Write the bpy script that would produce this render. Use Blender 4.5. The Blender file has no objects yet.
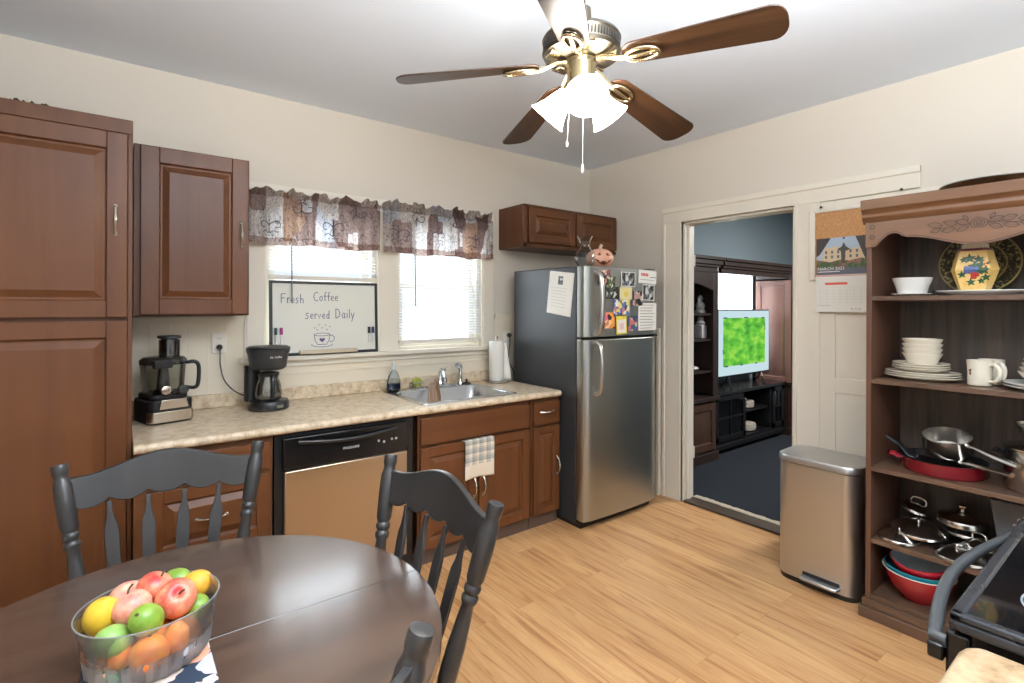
import bpy, bmesh, math, random
from mathutils import Vector, Matrix
random.seed(7)
S = bpy.context.scene
COL = S.collection
PI = math.pi

# ---------------------------------------------------------------- camera
cam_d = bpy.data.cameras.new('camera')
cam = bpy.data.objects.new('camera', cam_d)
COL.objects.link(cam)
cam.location = (0, 0, 1.5)
cam.rotation_mode = 'XYZ'
cam.matrix_world = (Matrix.Translation((0, 0, 1.5)) @ Matrix.Rotation(math.radians(-37.4), 4, 'Z')
                    @ Matrix.Rotation(math.radians(90), 4, 'X') @ Matrix.Rotation(math.radians(0.22), 4, 'Z'))
cam_d.sensor_width = 36.0
cam_d.lens = 36.0 * 515.0 / 1024.0
cam_d.shift_y = -(341.5 - 306.5) / 1024.0
cam_d.clip_start = 0.02
S.camera = cam

# ---------------------------------------------------------------- view, world, lights
S.view_settings.view_transform = 'Standard'
S.view_settings.look = 'None'
S.view_settings.gamma = 1.0
S.view_settings.use_curve_mapping = False
S.view_settings.exposure = 0.08
S.cycles.max_bounces = 10
S.cycles.diffuse_bounces = 5
S.cycles.glossy_bounces = 4
S.cycles.transmission_bounces = 8
S.cycles.transparent_max_bounces = 16
S.cycles.caustics_reflective = False
S.cycles.caustics_refractive = False
S.cycles.sample_clamp_indirect = 6.0
S.cycles.use_denoising = True

W = bpy.data.worlds.new('world')
S.world = W
W.use_nodes = True
bg = W.node_tree.nodes['Background']
bg.inputs['Color'].default_value = (0.93, 0.97, 1.0, 1)
bg.inputs['Strength'].default_value = 1.2

def area_light(name, loc, target, sx, sy, power, color=(1, 1, 1)):
    l = bpy.data.lights.new(name, 'AREA')
    l.shape = 'RECTANGLE'; l.size = sx; l.size_y = sy; l.energy = power; l.color = color
    o = bpy.data.objects.new(name, l); COL.objects.link(o)
    o.location = loc
    o.rotation_euler = (Vector(target) - Vector(loc)).to_track_quat('-Z', 'Y').to_euler()
    return o
# added fill light to brighten the parlor beyond the doorway
parlor = area_light('parlor_fill', (5.6, 1.2, 2.6), (5.6, 1.6, 0), 0.6, 0.6, 95, (1, 0.97, 0.94))
area_light('window_daylight', (5.85, 3.7, 1.5), (5.75, 2.6, 1.0), 0.8, 1.1, 40, (0.95, 0.98, 1.0))
# added soft light aimed at the ceiling, standing in for a bounced flash
bounce = area_light('bounce_fill', (0.7, -0.10, 2.1), (0.7, -0.099, 2.76), 0.9, 0.5, 225, (0.93, 0.97, 1.0))
# daylight outside the two kitchen windows
for wx in (1.05, 1.90): area_light('window_daylight', (wx, 3.75, 1.72), (wx - 0.25, 2.0, 1.2), 0.75, 1.0, 20, (0.92, 0.97, 1.0))

# ---------------------------------------------------------------- materials
def lin(c):
    return tuple((x / 255 / 12.92) if x / 255 <= 0.04045 else ((x / 255 + 0.055) / 1.055) ** 2.4 for x in c) + (1.0,)
MC = {}
def new_mat(name):
    m = bpy.data.materials.new(name); m.use_nodes = True
    nt = m.node_tree
    return m, nt, nt.nodes['Principled BSDF']
def mat(name, c, rough=0.5, metal=0.0, spec=0.5, emit=None, emit_s=0, coat=0, bump=0, bscale=200, trans=0, alpha=1, sub=0):
    if name in MC: return MC[name]
    m, nt, b = new_mat(name)
    b.inputs['Base Color'].default_value = lin(c)
    b.inputs['Roughness'].default_value = rough
    b.inputs['Metallic'].default_value = metal
    b.inputs['Specular IOR Level'].default_value = spec
    b.inputs['Coat Weight'].default_value = coat
    b.inputs['Transmission Weight'].default_value = trans
    b.inputs['Alpha'].default_value = alpha
    if emit:
        b.inputs['Emission Color'].default_value = lin(emit); b.inputs['Emission Strength'].default_value = emit_s
    # slight procedural variation so no surface is perfectly flat in tone
    tc = nt.nodes.new('ShaderNodeTexCoord'); n = nt.nodes.new('ShaderNodeTexNoise')
    n.inputs['Scale'].default_value = bscale if bump else 9.0
    n.inputs['Detail'].default_value = 4
    nt.links.new(tc.outputs['Object'], n.inputs['Vector'])
    if bump:
        bp = nt.nodes.new('ShaderNodeBump'); bp.inputs['Strength'].default_value = bump; bp.inputs['Distance'].default_value = 0.002
        nt.links.new(n.outputs['Fac'], bp.inputs['Height']); nt.links.new(bp.outputs['Normal'], b.inputs['Normal'])
    else:
        mr = nt.nodes.new('ShaderNodeMapRange')
        mr.inputs['To Min'].default_value = max(0.0, rough - 0.05); mr.inputs['To Max'].default_value = min(1.0, rough + 0.05)
        nt.links.new(n.outputs['Fac'], mr.inputs['Value']); nt.links.new(mr.outputs['Result'], b.inputs['Roughness'])
    MC[name] = m
    return m
def ramp(nt, stops, interp='LINEAR'):
    r = nt.nodes.new('ShaderNodeValToRGB'); cr = r.color_ramp; cr.interpolation = interp
    while len(cr.elements) < len(stops): cr.elements.new(0.5)
    for e, (p, c) in zip(cr.elements, stops): e.position = p; e.color = lin(c)
    return r
def coords(nt, scale=(1, 1, 1), rot=(0, 0, 0), src='Object'):
    tc = nt.nodes.new('ShaderNodeTexCoord'); mp = nt.nodes.new('ShaderNodeMapping')
    mp.inputs['Scale'].default_value = scale; mp.inputs['Rotation'].default_value = rot
    nt.links.new(tc.outputs[src], mp.inputs['Vector'])
    return mp
def wood(name, c1, c2, axis='Z', rough=0.4, scale=1.0, spec=0.5, coat=0.0, contrast=0.25):
    """stretched-noise grain along axis"""
    if name in MC: return MC[name]
    m, nt, b = new_mat(name)
    s = {'X': (1.2, 22, 22), 'Y': (22, 1.2, 22), 'Z': (22, 22, 1.2)}[axis]
    mp = coords(nt, tuple(v * scale for v in s))
    n = nt.nodes.new('ShaderNodeTexNoise'); n.inputs['Scale'].default_value = 1.0; n.inputs['Detail'].default_value = 6; n.inputs['Roughness'].default_value = 0.6; n.inputs['Distortion'].default_value = 0.6
    nt.links.new(mp.outputs[0], n.inputs['Vector'])
    r = ramp(nt, [(0.5 - contrast, c1), (0.5 + contrast, c2)])
    nt.links.new(n.outputs['Fac'], r.inputs['Fac'])
    n2 = nt.nodes.new('ShaderNodeTexNoise'); n2.inputs['Scale'].default_value = 3.0
    mp2 = coords(nt); nt.links.new(mp2.outputs[0], n2.inputs['Vector'])
    mx = nt.nodes.new('ShaderNodeMix'); mx.data_type = 'RGBA'; mx.blend_type = 'MULTIPLY'; mx.inputs[0].default_value = 0.35
    r2 = ramp(nt, [(0.3, (205, 200, 198)), (0.7, (255, 255, 255))])
    nt.links.new(n2.outputs['Fac'], r2.inputs['Fac'])
    nt.links.new(r.outputs['Color'], mx.inputs[6]); nt.links.new(r2.outputs['Color'], mx.inputs[7])
    nt.links.new(mx.outputs[2], b.inputs['Base Color'])
    b.inputs['Roughness'].default_value = rough; b.inputs['Specular IOR Level'].default_value = spec; b.inputs['Coat Weight'].default_value = coat
    b.inputs['Coat Roughness'].default_value = 0.15
    bp = nt.nodes.new('ShaderNodeBump'); bp.inputs['Strength'].default_value = 0.08; bp.inputs['Distance'].default_value = 0.002
    nt.links.new(n.outputs['Fac'], bp.inputs['Height']); nt.links.new(bp.outputs['Normal'], b.inputs['Normal'])
    MC[name] = m
    return m
def steel(name, c=(190, 188, 184), rough=0.28, axis='X', streak=0.08):
    if name in MC: return MC[name]
    m, nt, b = new_mat(name)
    s = {'X': (1, 60, 220), 'Z': (220, 220, 1.5), 'Y': (60, 1, 220)}[axis]
    mp = coords(nt, s)
    n = nt.nodes.new('ShaderNodeTexNoise'); n.inputs['Scale'].default_value = 1.0; n.inputs['Detail'].default_value = 3
    nt.links.new(mp.outputs[0], n.inputs['Vector'])
    mr = nt.nodes.new('ShaderNodeMapRange'); mr.inputs['To Min'].default_value = rough - streak; mr.inputs['To Max'].default_value = rough + streak
    nt.links.new(n.outputs['Fac'], mr.inputs['Value']); nt.links.new(mr.outputs['Result'], b.inputs['Roughness'])
    b.inputs['Base Color'].default_value = lin(c); b.inputs['Metallic'].default_value = 1.0
    MC[name] = m
    return m
def glass(name, tint=(245, 250, 250), rough=0.02, refl=0.10):
    """thin clear glass: mostly transparent with a fresnel gloss"""
    if name in MC: return MC[name]
    m, nt, b = new_mat(name)
    out = nt.nodes['Material Output']
    t = nt.nodes.new('ShaderNodeBsdfTransparent'); t.inputs['Color'].default_value = lin(tint)
    g = nt.nodes.new('ShaderNodeBsdfGlossy'); g.inputs['Roughness'].default_value = rough
    f = nt.nodes.new('ShaderNodeLayerWeight'); f.inputs['Blend'].default_value = refl * 2
    n = nt.nodes.new('ShaderNodeTexNoise'); n.inputs['Scale'].default_value = 3
    mx = nt.nodes.new('ShaderNodeMixShader')
    ad = nt.nodes.new('ShaderNodeMath'); ad.operation = 'MULTIPLY_ADD'; ad.inputs[1].default_value = 0.8; ad.inputs[2].default_value = refl * 0.35
    nt.links.new(f.outputs['Fresnel'], ad.inputs[0])
    nt.links.new(ad.outputs[0], mx.inputs[0]); nt.links.new(t.outputs[0], mx.inputs[1]); nt.links.new(g.outputs[0], mx.inputs[2])
    nt.links.new(mx.outputs[0], out.inputs['Surface'])
    MC[name] = m
    return m
def speckle(name, stops, scale=40, rough=0.35, detail=8, stretch=(1, 1, 1), interp='LINEAR', spec=0.5):
    if name in MC: return MC[name]
    m, nt, b = new_mat(name)
    mp = coords(nt, stretch)
    n = nt.nodes.new('ShaderNodeTexNoise'); n.inputs['Scale'].default_value = scale; n.inputs['Detail'].default_value = detail; n.inputs['Roughness'].default_value = 0.68
    nt.links.new(mp.outputs[0], n.inputs['Vector'])
    r = ramp(nt, stops, interp); nt.links.new(n.outputs['Fac'], r.inputs['Fac'])
    nt.links.new(r.outputs['Color'], b.inputs['Base Color'])
    b.inputs['Roughness'].default_value = rough; b.inputs['Specular IOR Level'].default_value = spec
    MC[name] = m
    return m
def patches(name, stops, scale=8, rough=0.5, stretch=(1, 1, 1)):
    """random flat-coloured cells: printed pictures, floral cloth"""
    if name in MC: return MC[name]
    m, nt, b = new_mat(name)
    mp = coords(nt, stretch)
    n = nt.nodes.new('ShaderNodeTexNoise'); n.inputs['Scale'].default_value = scale * 0.8; n.inputs['Detail'].default_value = 2
    nt.links.new(mp.outputs[0], n.inputs['Vector'])
    ad = nt.nodes.new('ShaderNodeMix'); ad.data_type = 'RGBA'; ad.blend_type = 'LINEAR_LIGHT'; ad.inputs[0].default_value = 0.5 / scale
    nt.links.new(mp.outputs[0], ad.inputs[6]); nt.links.new(n.outputs['Color'], ad.inputs[7])
    v = nt.nodes.new('ShaderNodeTexVoronoi'); v.inputs['Scale'].default_value = scale
    nt.links.new(ad.outputs[2], v.inputs['Vector'])
    sp = nt.nodes.new('ShaderNodeSeparateColor'); nt.links.new(v.outputs['Color'], sp.inputs[0])
    r = ramp(nt, stops, 'CONSTANT'); nt.links.new(sp.outputs[0], r.inputs['Fac'])
    nt.links.new(r.outputs['Color'], b.inputs['Base Color']); b.inputs['Roughness'].default_value = rough
    MC[name] = m
    return m

# ---------------------------------------------------------------- mesh builder
ORG = {}
class MB:
    def __init__(s, M=None):
        s.v = []; s.f = []; s.mi = []; s.m = 0; s.M = M or Matrix()
    def add(s, vs, fs):
        o = len(s.v)
        s.v += [s.M @ Vector(v) for v in vs]
        for f in fs: s.f.append([i + o for i in f]); s.mi.append(s.m)
        return s
    def box(s, x0, x1, y0, y1, z0, z1):
        x0, x1 = min(x0, x1), max(x0, x1); y0, y1 = min(y0, y1), max(y0, y1); z0, z1 = min(z0, z1), max(z0, z1)
        return s.add([(x0, y0, z0), (x1, y0, z0), (x1, y1, z0), (x0, y1, z0), (x0, y0, z1), (x1, y0, z1), (x1, y1, z1), (x0, y1, z1)],
                     [(0, 3, 2, 1), (4, 5, 6, 7), (0, 1, 5, 4), (1, 2, 6, 5), (2, 3, 7, 6), (3, 0, 4, 7)])
    def prism(s, poly, t0, t1, ax='y'):
        """poly in the plane normal to ax; extruded t0..t1"""
        def P(a, b, t): return {'y': (a, t, b), 'x': (t, a, b), 'z': (a, b, t)}[ax]
        n = len(poly)
        vs = [P(a, b, t0) for a, b in poly] + [P(a, b, t1) for a, b in poly]
        fs = [list(range(n))[::-1], list(range(n, 2 * n))] + [[i, (i + 1) % n, n + (i + 1) % n, n + i] for i in range(n)]
        return s.add(vs, fs)
    def lathe(s, prof, c=(0, 0, 0), n=24, T=None, sx=1.0, sy=1.0, cap=True):
        vs = []; fs = []
        T = T or Matrix()
        rows = []
        for (r, z) in prof:
            row = []
            for k in range(n if r > 1e-6 else 1):
                a = 2 * PI * k / n
                p = T @ Vector((r * sx * math.cos(a), r * sy * math.sin(a), z)); row.append(len(vs)); vs.append(p + Vector(c))
            rows.append(row)
        for A, B in zip(rows, rows[1:]):
            for k in range(n):
                j = (k + 1) % n
                if len(A) == 1 and len(B) == 1: continue
                if len(A) == 1: fs.append([A[0], B[j], B[k]])
                elif len(B) == 1: fs.append([A[k], A[j], B[0]])
                else: fs.append([A[k], A[j], B[j], B[k]])
        if cap:
            if len(rows[0]) > 1: fs.append(rows[0][::-1])
            if len(rows[-1]) > 1: fs.append(list(rows[-1]))
        return s.add(vs, fs)
    def tube(s, pts, r, n=8, closed=False, flat=1.0):
        pts = [Vector(p) for p in pts]; N = len(pts)
        rs = r if isinstance(r, (list, tuple)) else [r] * N
        vs = []; fs = []
        up = None
        for i, p in enumerate(pts):
            if closed: d = pts[(i + 1) % N] - pts[i - 1]
            else: d = pts[min(i + 1, N - 1)] - pts[max(i - 1, 0)]
            d.normalize()
            if up is None:
                up = Vector((0, 0, 1)) if abs(d.z) < 0.9 else Vector((1, 0, 0))
            a = d.cross(up)
            if a.length < 1e-6: a = d.orthogonal()
            a.normalize(); b = a.cross(d).normalized(); up = b
            for k in range(n):
                t = 2 * PI * k / n
                vs.append(p + (a * math.cos(t) * flat + b * math.sin(t)) * rs[i])
        for i in range(N if closed else N - 1):
            j = (i + 1) % N
            for k in range(n):
                fs.append([i * n + k, i * n + (k + 1) % n, j * n + (k + 1) % n, j * n + k])
        if not closed: fs += [list(range(n))[::-1], [(N - 1) * n + k for k in range(n)]]
        return s.add(vs, fs)
    def grid(s, fn, nu, nv):
        vs = [fn(i / nu, j / nv) for j in range(nv + 1) for i in range(nu + 1)]
        fs = [[j * (nu + 1) + i, j * (nu + 1) + i + 1, (j + 1) * (nu + 1) + i + 1, (j + 1) * (nu + 1) + i] for j in range(nv) for i in range(nu)]
        return s.add(vs, fs)
    def ball(s, c, rx, ry, rz, n=20, m=12, T=None, fn=None):
        vs = []; fs = []; T = T or Matrix()
        rows = []
        for j in range(m + 1):
            ph = PI * j / m; row = []; rows.append(row)
            for k in range(n if 0 < j < m else 1):
                a = 2 * PI * k / n
                row.append(len(vs))
                q = Vector((math.sin(ph) * math.cos(a), math.sin(ph) * math.sin(a), -math.cos(ph)))
                if fn: q = fn(q)
                vs.append((T @ Vector((q.x * rx, q.y * ry, q.z * rz))) + Vector(c))
        for A, B in zip(rows, rows[1:]):
            for k in range(n):
                j = (k + 1) % n
                if len(A) == 1: fs.append([A[0], B[j], B[k]])
                elif len(B) == 1: fs.append([A[k], A[j], B[0]])
                else: fs.append([A[k], A[j], B[j], B[k]])
        return s.add(vs, fs)
    def ribbon(s, pts, w, nrm=(0, -1, 0)):
        """flat stroke of width w facing nrm"""
        pts = [Vector(p) for p in pts]; nrm = Vector(nrm); vs = []; fs = []
        for i, p in enumerate(pts):
            d = (pts[min(i + 1, len(pts) - 1)] - pts[max(i - 1, 0)])
            d = d.normalized() if d.length > 1e-9 else Vector((1, 0, 0))
            a = d.cross(nrm).normalized() * w / 2
            vs += [p + a, p - a]
        for i in range(len(pts) - 1): fs.append([2 * i, 2 * i + 1, 2 * i + 3, 2 * i + 2])
        return s.add(vs, fs)
    def build(s, name, mats, parent=None, org=None, bevel=0, seg=2, smooth=35, local=False, solid=0, sub=0):
        if not isinstance(mats, (list, tuple)): mats = [mats]
        if local: o0 = Vector((0, 0, 0))
        elif parent is not None: o0 = ORG[parent.name]
        elif org is not None: o0 = Vector(org)
        else:
            xs = [v.x for v in s.v]; ys = [v.y for v in s.v]; zs = [v.z for v in s.v]
            o0 = Vector(((min(xs) + max(xs)) / 2, (min(ys) + max(ys)) / 2, min(zs)))
        me = bpy.data.meshes.new(name)
        me.from_pydata([tuple(v - o0) for v in s.v], [], s.f)
        for m in mats: me.materials.append(m)
        for p, i in zip(me.polygons, s.mi): p.material_index = i
        bm = bmesh.new(); bm.from_mesh(me)
        bmesh.ops.recalc_face_normals(bm, faces=bm.faces)
        bm.to_mesh(me); bm.free()
        if smooth:
            me.shade_smooth(); me.set_sharp_from_angle(angle=math.radians(smooth))
        o = bpy.data.objects.new(name, me); COL.objects.link(o)
        if parent is not None:
            o.parent = parent; ORG[o.name] = ORG[parent.name]
        else:
            o.location = o0; ORG[o.name] = o0.copy()
        if local and parent is None: ORG[o.name] = Vector((0, 0, 0))
        if solid:
            md = o.modifiers.new('solid', 'SOLIDIFY'); md.thickness = solid; md.offset = 0
        if bevel:
            md = o.modifiers.new('bevel', 'BEVEL'); md.width = bevel; md.segments = seg; md.limit_method = 'ANGLE'; md.angle_limit = math.radians(40)
        if sub:
            md = o.modifiers.new('sub', 'SUBSURF'); md.levels = sub; md.render_levels = sub
        return o
def tag(o, label, cat, group=None, kind=None):
    o['label'] = label; o['category'] = cat
    if group: o['group'] = group
    if kind: o['kind'] = kind
    return o
def thing(name, loc, label, cat, group=None, rz=0.0, local=False):
    o = bpy.data.objects.new(name, None); COL.objects.link(o)
    o.location = loc; o.rotation_euler = (0, 0, rz); o.empty_display_size = 0.05
    ORG[o.name] = Vector((0, 0, 0)) if local else Vector(loc)
    return tag(o, label, cat, group)
def struct(o):
    o['kind'] = 'structure'; return o
def dup(root, loc, rz=0.0, label=None):
    r = root.copy(); COL.objects.link(r); r.location = loc; r.rotation_euler = (0, 0, rz)
    if label: r['label'] = label
    for ch in list(root.children):
        k = ch.copy(); COL.objects.link(k); k.parent = r
        for g in ch.children:
            d = g.copy(); COL.objects.link(d); d.parent = k
    return r
def rotz(x, y, z, deg): return Matrix.Translation((x, y, z)) @ Matrix.Rotation(math.radians(deg), 4, 'Z')
def arc(cx, cz, r, a0, a1, n=8): return [(cx + r * math.cos(math.radians(a0 + (a1 - a0) * i / n)), cz + r * math.sin(math.radians(a0 + (a1 - a0) * i / n))) for i in range(n + 1)]
def rrect(x0, x1, y0, y1, r, n=5):
    return (arc(x1 - r, y1 - r, r, 0, 90, n) + arc(x0 + r, y1 - r, r, 90, 180, n) + arc(x0 + r, y0 + r, r, 180, 270, n) + arc(x1 - r, y0 + r, r, 270, 360, n))
def text_mesh(body, size, M, mi=0, align='CENTER'):
    cu = bpy.data.curves.new('t', 'FONT'); cu.body = body; cu.size = size; cu.align_x = align; cu.align_y = 'CENTER'; cu.resolution_u = 2
    o = bpy.data.objects.new('t', cu); COL.objects.link(o)
    bpy.context.view_layer.update()
    me = bpy.data.meshes.new_from_object(o)
    out = ([M @ v.co for v in me.vertices], [list(p.vertices) for p in me.polygons])
    bpy.data.objects.remove(o); bpy.data.curves.remove(cu); bpy.data.meshes.remove(me)
    return out
# frames for lettering: text x-right, y-up  ->  facing -Y / facing -X
def face_my(x, y, z): return Matrix.Translation((x, y, z)) @ Matrix.Rotation(PI / 2, 4, 'X')
def face_mx(x, y, z): return Matrix.Translation((x, y, z)) @ Matrix.Rotation(-PI / 2, 4, 'Z') @ Matrix.Rotation(PI / 2, 4, 'X')

# cabinet door / drawer front, local: x 0..w, z 0..h, front face at y=0 looking to -Y, 0.02 thick
def panel_front(mb, w, h, st=0.055, flat=False, t=0.02):
    if flat:
        mb.box(0, w, 0, t, 0, h); return mb
    g = 0.013
    mb.box(0, st, 0, t, 0, h).box(w - st, w, 0, t, 0, h).box(st, w - st, 0, t, 0, st).box(st, w - st, 0, t, h - st, h)
    a = st; b = st + 0.012; c = st + 0.040
    def rect(i, y): return [(i, y, i), (w - i, y, i), (w - i, y, h - i), (i, y, h - i)]
    vs = rect(a, g * 0.5) + rect(a + 0.004, g) + rect(b, g) + rect(min(c, w / 2 - .01, h / 2 - .01), 0.001)
    fs = []
    for k in range(3):
        for i in range(4): fs.append([k * 4 + i, k * 4 + (i + 1) % 4, (k + 1) * 4 + (i + 1) % 4, (k + 1) * 4 + i])
    fs.append([12, 13, 14, 15])
    mb.add(vs, fs)
    mb.box(a, w - a, g + 0.001, t, a, h - a)
    return mb
def pull(mb, vertical, L=0.115, out=0.028):
    """bow handle with flared ends, local centre at 0 on the face y=0, sticking out to -Y"""
    pts = []; rs = []
    N = 16
    for i in range(N + 1):
        t = i / N; s_ = (t - 0.5) * L
        y = -out * (math.sin(PI * t) ** 0.55) if 0 < t < 1 else 0.0
        p = (0, y, s_) if vertical else (s_, y, 0)
        pts.append(p); rs.append(0.0042 + 0.0035 * math.exp(-((t - 0.5) / 0.12) ** 2) + 0.003 * (math.exp(-(t / 0.08) ** 2) + math.exp(-((1 - t) / 0.08) ** 2)))
    mb.tube(pts, rs, 8)
    for e in (-0.5, 0.5):
        c = (0, -0.002, e * L) if vertical else (e * L, -0.002, 0)
        mb.ball(c, 0.010 if not vertical else 0.008, 0.004, 0.008 if not vertical else 0.012, 10, 6)
    return mb

# ================================================================ the setting
XW, YW, ZC = 3.47, 3.36, 2.765
M_wall = mat('wall_paint', (221, 213, 200), 0.75, spec=0.25)
M_trim = mat('trim_paint', (232, 225, 210), 0.42)
M_wain = mat('wainscot_paint', (232, 222, 202), 0.5)
M_ceil = mat('ceiling_paint', (231, 239, 249), 0.85, spec=0.2)
M_blue = mat('blue_grey_paint', (132, 147, 154), 0.7, spec=0.25)

def floor_mat():
    m, nt, b = new_mat('oak_planks')
    mp = coords(nt, (1, 1, 1), (0, 0, PI / 2))
    br = nt.nodes.new('ShaderNodeTexBrick')
    br.inputs['Scale'].default_value = 1.0; br.inputs['Brick Width'].default_value = 1.22; br.inputs['Row Height'].default_value = 0.125
    br.inputs['Mortar Size'].default_value = 0.0012; br.inputs['Mortar Smooth'].default_value = 0.3; br.inputs['Bias'].default_value = 0.0
    br.offset = 0.37; br.inputs['Color1'].default_value = (0, 0, 0, 1); br.inputs['Color2'].default_value = (1, 1, 1, 1); br.inputs['Mortar'].default_value = (0.5, 0.5, 0.5, 1)
    nt.links.new(mp.outputs[0], br.inputs['Vector'])
    mp2 = coords(nt, (14, 0.9, 1))
    ad = nt.nodes.new('ShaderNodeVectorMath'); ad.operation = 'MULTIPLY_ADD'; ad.inputs[1].default_value = (7, 13, 0)
    nt.links.new(br.outputs['Color'], ad.inputs[0]); nt.links.new(mp2.outputs[0], ad.inputs[2])
    n = nt.nodes.new('ShaderNodeTexNoise'); n.inputs['Scale'].default_value = 1.6; n.inputs['Detail'].default_value = 7; n.inputs['Roughness'].default_value = 0.55; n.inputs['Distortion'].default_value = 1.4
    nt.links.new(ad.outputs[0], n.inputs['Vector'])
    r = ramp(nt, [(0.30, (160, 112, 68)), (0.45, (198, 150, 101)), (0.58, (210, 166, 116)), (0.72, (182, 134, 87))])
    nt.links.new(n.outputs['Fac'], r.inputs['Fac'])
    r2 = ramp(nt, [(0.0, (232, 226, 220)), (1.0, (255, 255, 255))]); nt.links.new(br.outputs['Color'], r2.inputs['Fac'])
    mx = nt.nodes.new('ShaderNodeMix'); mx.data_type = 'RGBA'; mx.blend_type = 'MULTIPLY'; mx.inputs[0].default_value = 1
    nt.links.new(r.outputs['Color'], mx.inputs[6]); nt.links.new(r2.outputs['Color'], mx.inputs[7])
    mx2 = nt.nodes.new('ShaderNodeMix'); mx2.data_type = 'RGBA'; mx2.inputs[7].default_value = lin((140, 98, 60))
    mu = nt.nodes.new('ShaderNodeMath'); mu.operation = 'MULTIPLY'; mu.inputs[1].default_value = 0.6
    nt.links.new(br.outputs['Fac'], mu.inputs[0]); nt.links.new(mu.outputs[0], mx2.inputs[0]); nt.links.new(mx.outputs[2], mx2.inputs[6])
    nt.links.new(mx2.outputs[2], b.inputs['Base Color'])
    b.inputs['Roughness'].default_value = 0.42; b.inputs['Specular IOR Level'].default_value = 0.4
    return m
M_floor = floor_mat()
struct(MB().box(-1.6, XW, -1.9, YW + .12, -0.06, 0).build('floor', M_floor, smooth=0))
struct(MB().box(-1.6, XW + .12, -1.9, YW + .12, ZC, ZC + .06).build('ceiling', M_ceil, smooth=0))

# window wall
WL, WR = (0.705, 1.40), (1.55, 2.255); WZ0, WZ1 = 1.195, 2.13
mb = MB()
mb.box(-1.6, WL[0], YW, YW + .12, 0, ZC).box(WL[1], WR[0], YW, YW + .12, 0, ZC).box(WR[1], XW + .12, YW, YW + .12, 0, ZC)
for w in (WL, WR): mb.box(w[0], w[1], YW, YW + .12, 0, WZ0).box(w[0], w[1], YW, YW + .12, WZ1, ZC)
struct(mb.build('wall_north', M_wall, smooth=0))
struct(MB().box(-1.12, -1.02, -1.9, YW, 0, ZC).build('wall_west', M_wall, smooth=0))
def frame4(mb, x0, x1, y0, y1, z0, z1, f, fb=None, ft=None):
    fb = f if fb is None else fb; ft = f if ft is None else ft
    return mb.box(x0, x0 + f, y0, y1, z0, z1).box(x1 - f, x1, y0, y1, z0, z1).box(x0 + f, x1 - f, y0, y1, z0, z0 + fb).box(x0 + f, x1 - f, y0, y1, z1 - ft, z1)
# doorway wall
DY0, DY1, DZ = 1.53, 2.362, 2.155
mb = MB()
mb.box(XW, XW + .12, DY1, YW, 0, ZC).box(XW, XW + .12, -1.9, DY0, 0, ZC).box(XW, XW + .12, DY0, DY1, DZ, ZC)
struct(mb.build('wall_east', M_wall, smooth=0))
# painted wainscot of the window wall: boards with a chair rail
mb = MB()
mb.box(0.04, 0.60, YW - .008, YW, 0.90, 1.40).box(0.60, 2.385, YW - .008, YW, 0.90, 1.15).box(2.385, XW, YW - .008, YW, 0.90, 1.40)
for x0, x1 in ((0.04, 0.60), (2.385, XW)):
    mb.box(x0, x1, YW - .016, YW, 1.40, 1.425).box(x0, x1, YW - .022, YW, 1.425, 1.437)
for k in range(1, 6): mb.box(0.04 + .09 * k - .002, 0.04 + .09 * k + .002, YW - .010, YW - .007, 0.92, 1.40)
mb.box(0.60, 2.40, YW - .013, YW, 1.075, 1.09)
struct(mb.build('trim_1', M_wain, smooth=0, bevel=.002))
# casing of the windows with a shared stool
mb = MB()
z0, z1 = 1.165, 2.23
for x0, x1 in ((0.585, WL[0]), (WL[1], WR[0]), (WR[1], 2.375)):
    mb.box(x0, x1, YW - .022, YW, z0, z1)
    mb.box(x0 + .012, x1 - .012, YW - .027, YW, z0, z1)
mb.box(WL[0], WL[1], YW - .021, YW, WZ1, z1).box(WR[0], WR[1], YW - .021, YW, WZ1, z1)
mb.box(0.56, 2.46, YW - .062, YW + .02, 1.165, 1.193)
mb.box(0.585, 2.40, YW - .024, YW, 1.125, 1.165)
struct(mb.build('trim_2', M_trim, smooth=0, bevel=.004))
M_pane = glass('window_glass', (250, 253, 255), 0.0, 0.05)
def window(nm, x0, x1, z0, z1, y, zm=1.64):
    mb = MB(); f = .03
    frame4(mb, x0, x1, y, y + .10, z0, z1, f, .02)
    fr = struct(mb.build(nm, M_trim, smooth=0, bevel=.003))
    for (a, b, yy) in ((z0 + .02, zm + .02, y + .045), (zm - .02, z1 - f, y + .075)):
        sb = MB(); s_ = .042
        frame4(sb, x0 + f, x1 - f, yy, yy + .03, a, b, s_)
        so = sb.build('sash', M_trim, fr, smooth=0, bevel=.003)
        MB().box(x0 + f + s_, x1 - f - s_, yy + .012, yy + .016, a + s_, b - s_).build('pane', M_pane, so, smooth=0)
    return fr
window('window_1', WL[0], WL[1], WZ0, WZ1, YW + .012)
window('window_2', WR[0], WR[1], WZ0, WZ1, YW + .012)

# doorway casing, long head trim, second door beside it
mb = MB()
def casing(mb, ya, yb, za, zb):
    mb.box(XW - .020, XW, ya, yb, za, zb)
mb.box(XW - .02, XW, DY1, DY1 + .17, 0, DZ)                 # casing beside the refrigerator
mb.box(XW - .028, XW, DY1, DY1 + .022, 0, DZ).box(XW - .028, XW, DY1 + .148, DY1 + .17, 0, DZ)
mb.box(XW - .02, XW, 1.375, DY0, 0, DZ)                     # casing between doorway and door
mb.box(XW - .028, XW, DY0 - .022, DY0, 0, DZ)
mb.box(XW - .02, XW, 0.875, DY1 + .17, DZ, DZ + .115)              # head
mb.box(XW - .03, XW, 0.875, DY1 + .174, DZ + .085, DZ + .122)
mb.box(XW - .028, XW, DY0 - .02, DY1 + .02, DZ, DZ + .02)
mb.box(XW - .02, XW, 0.46, 0.56, 0, DZ)
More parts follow.
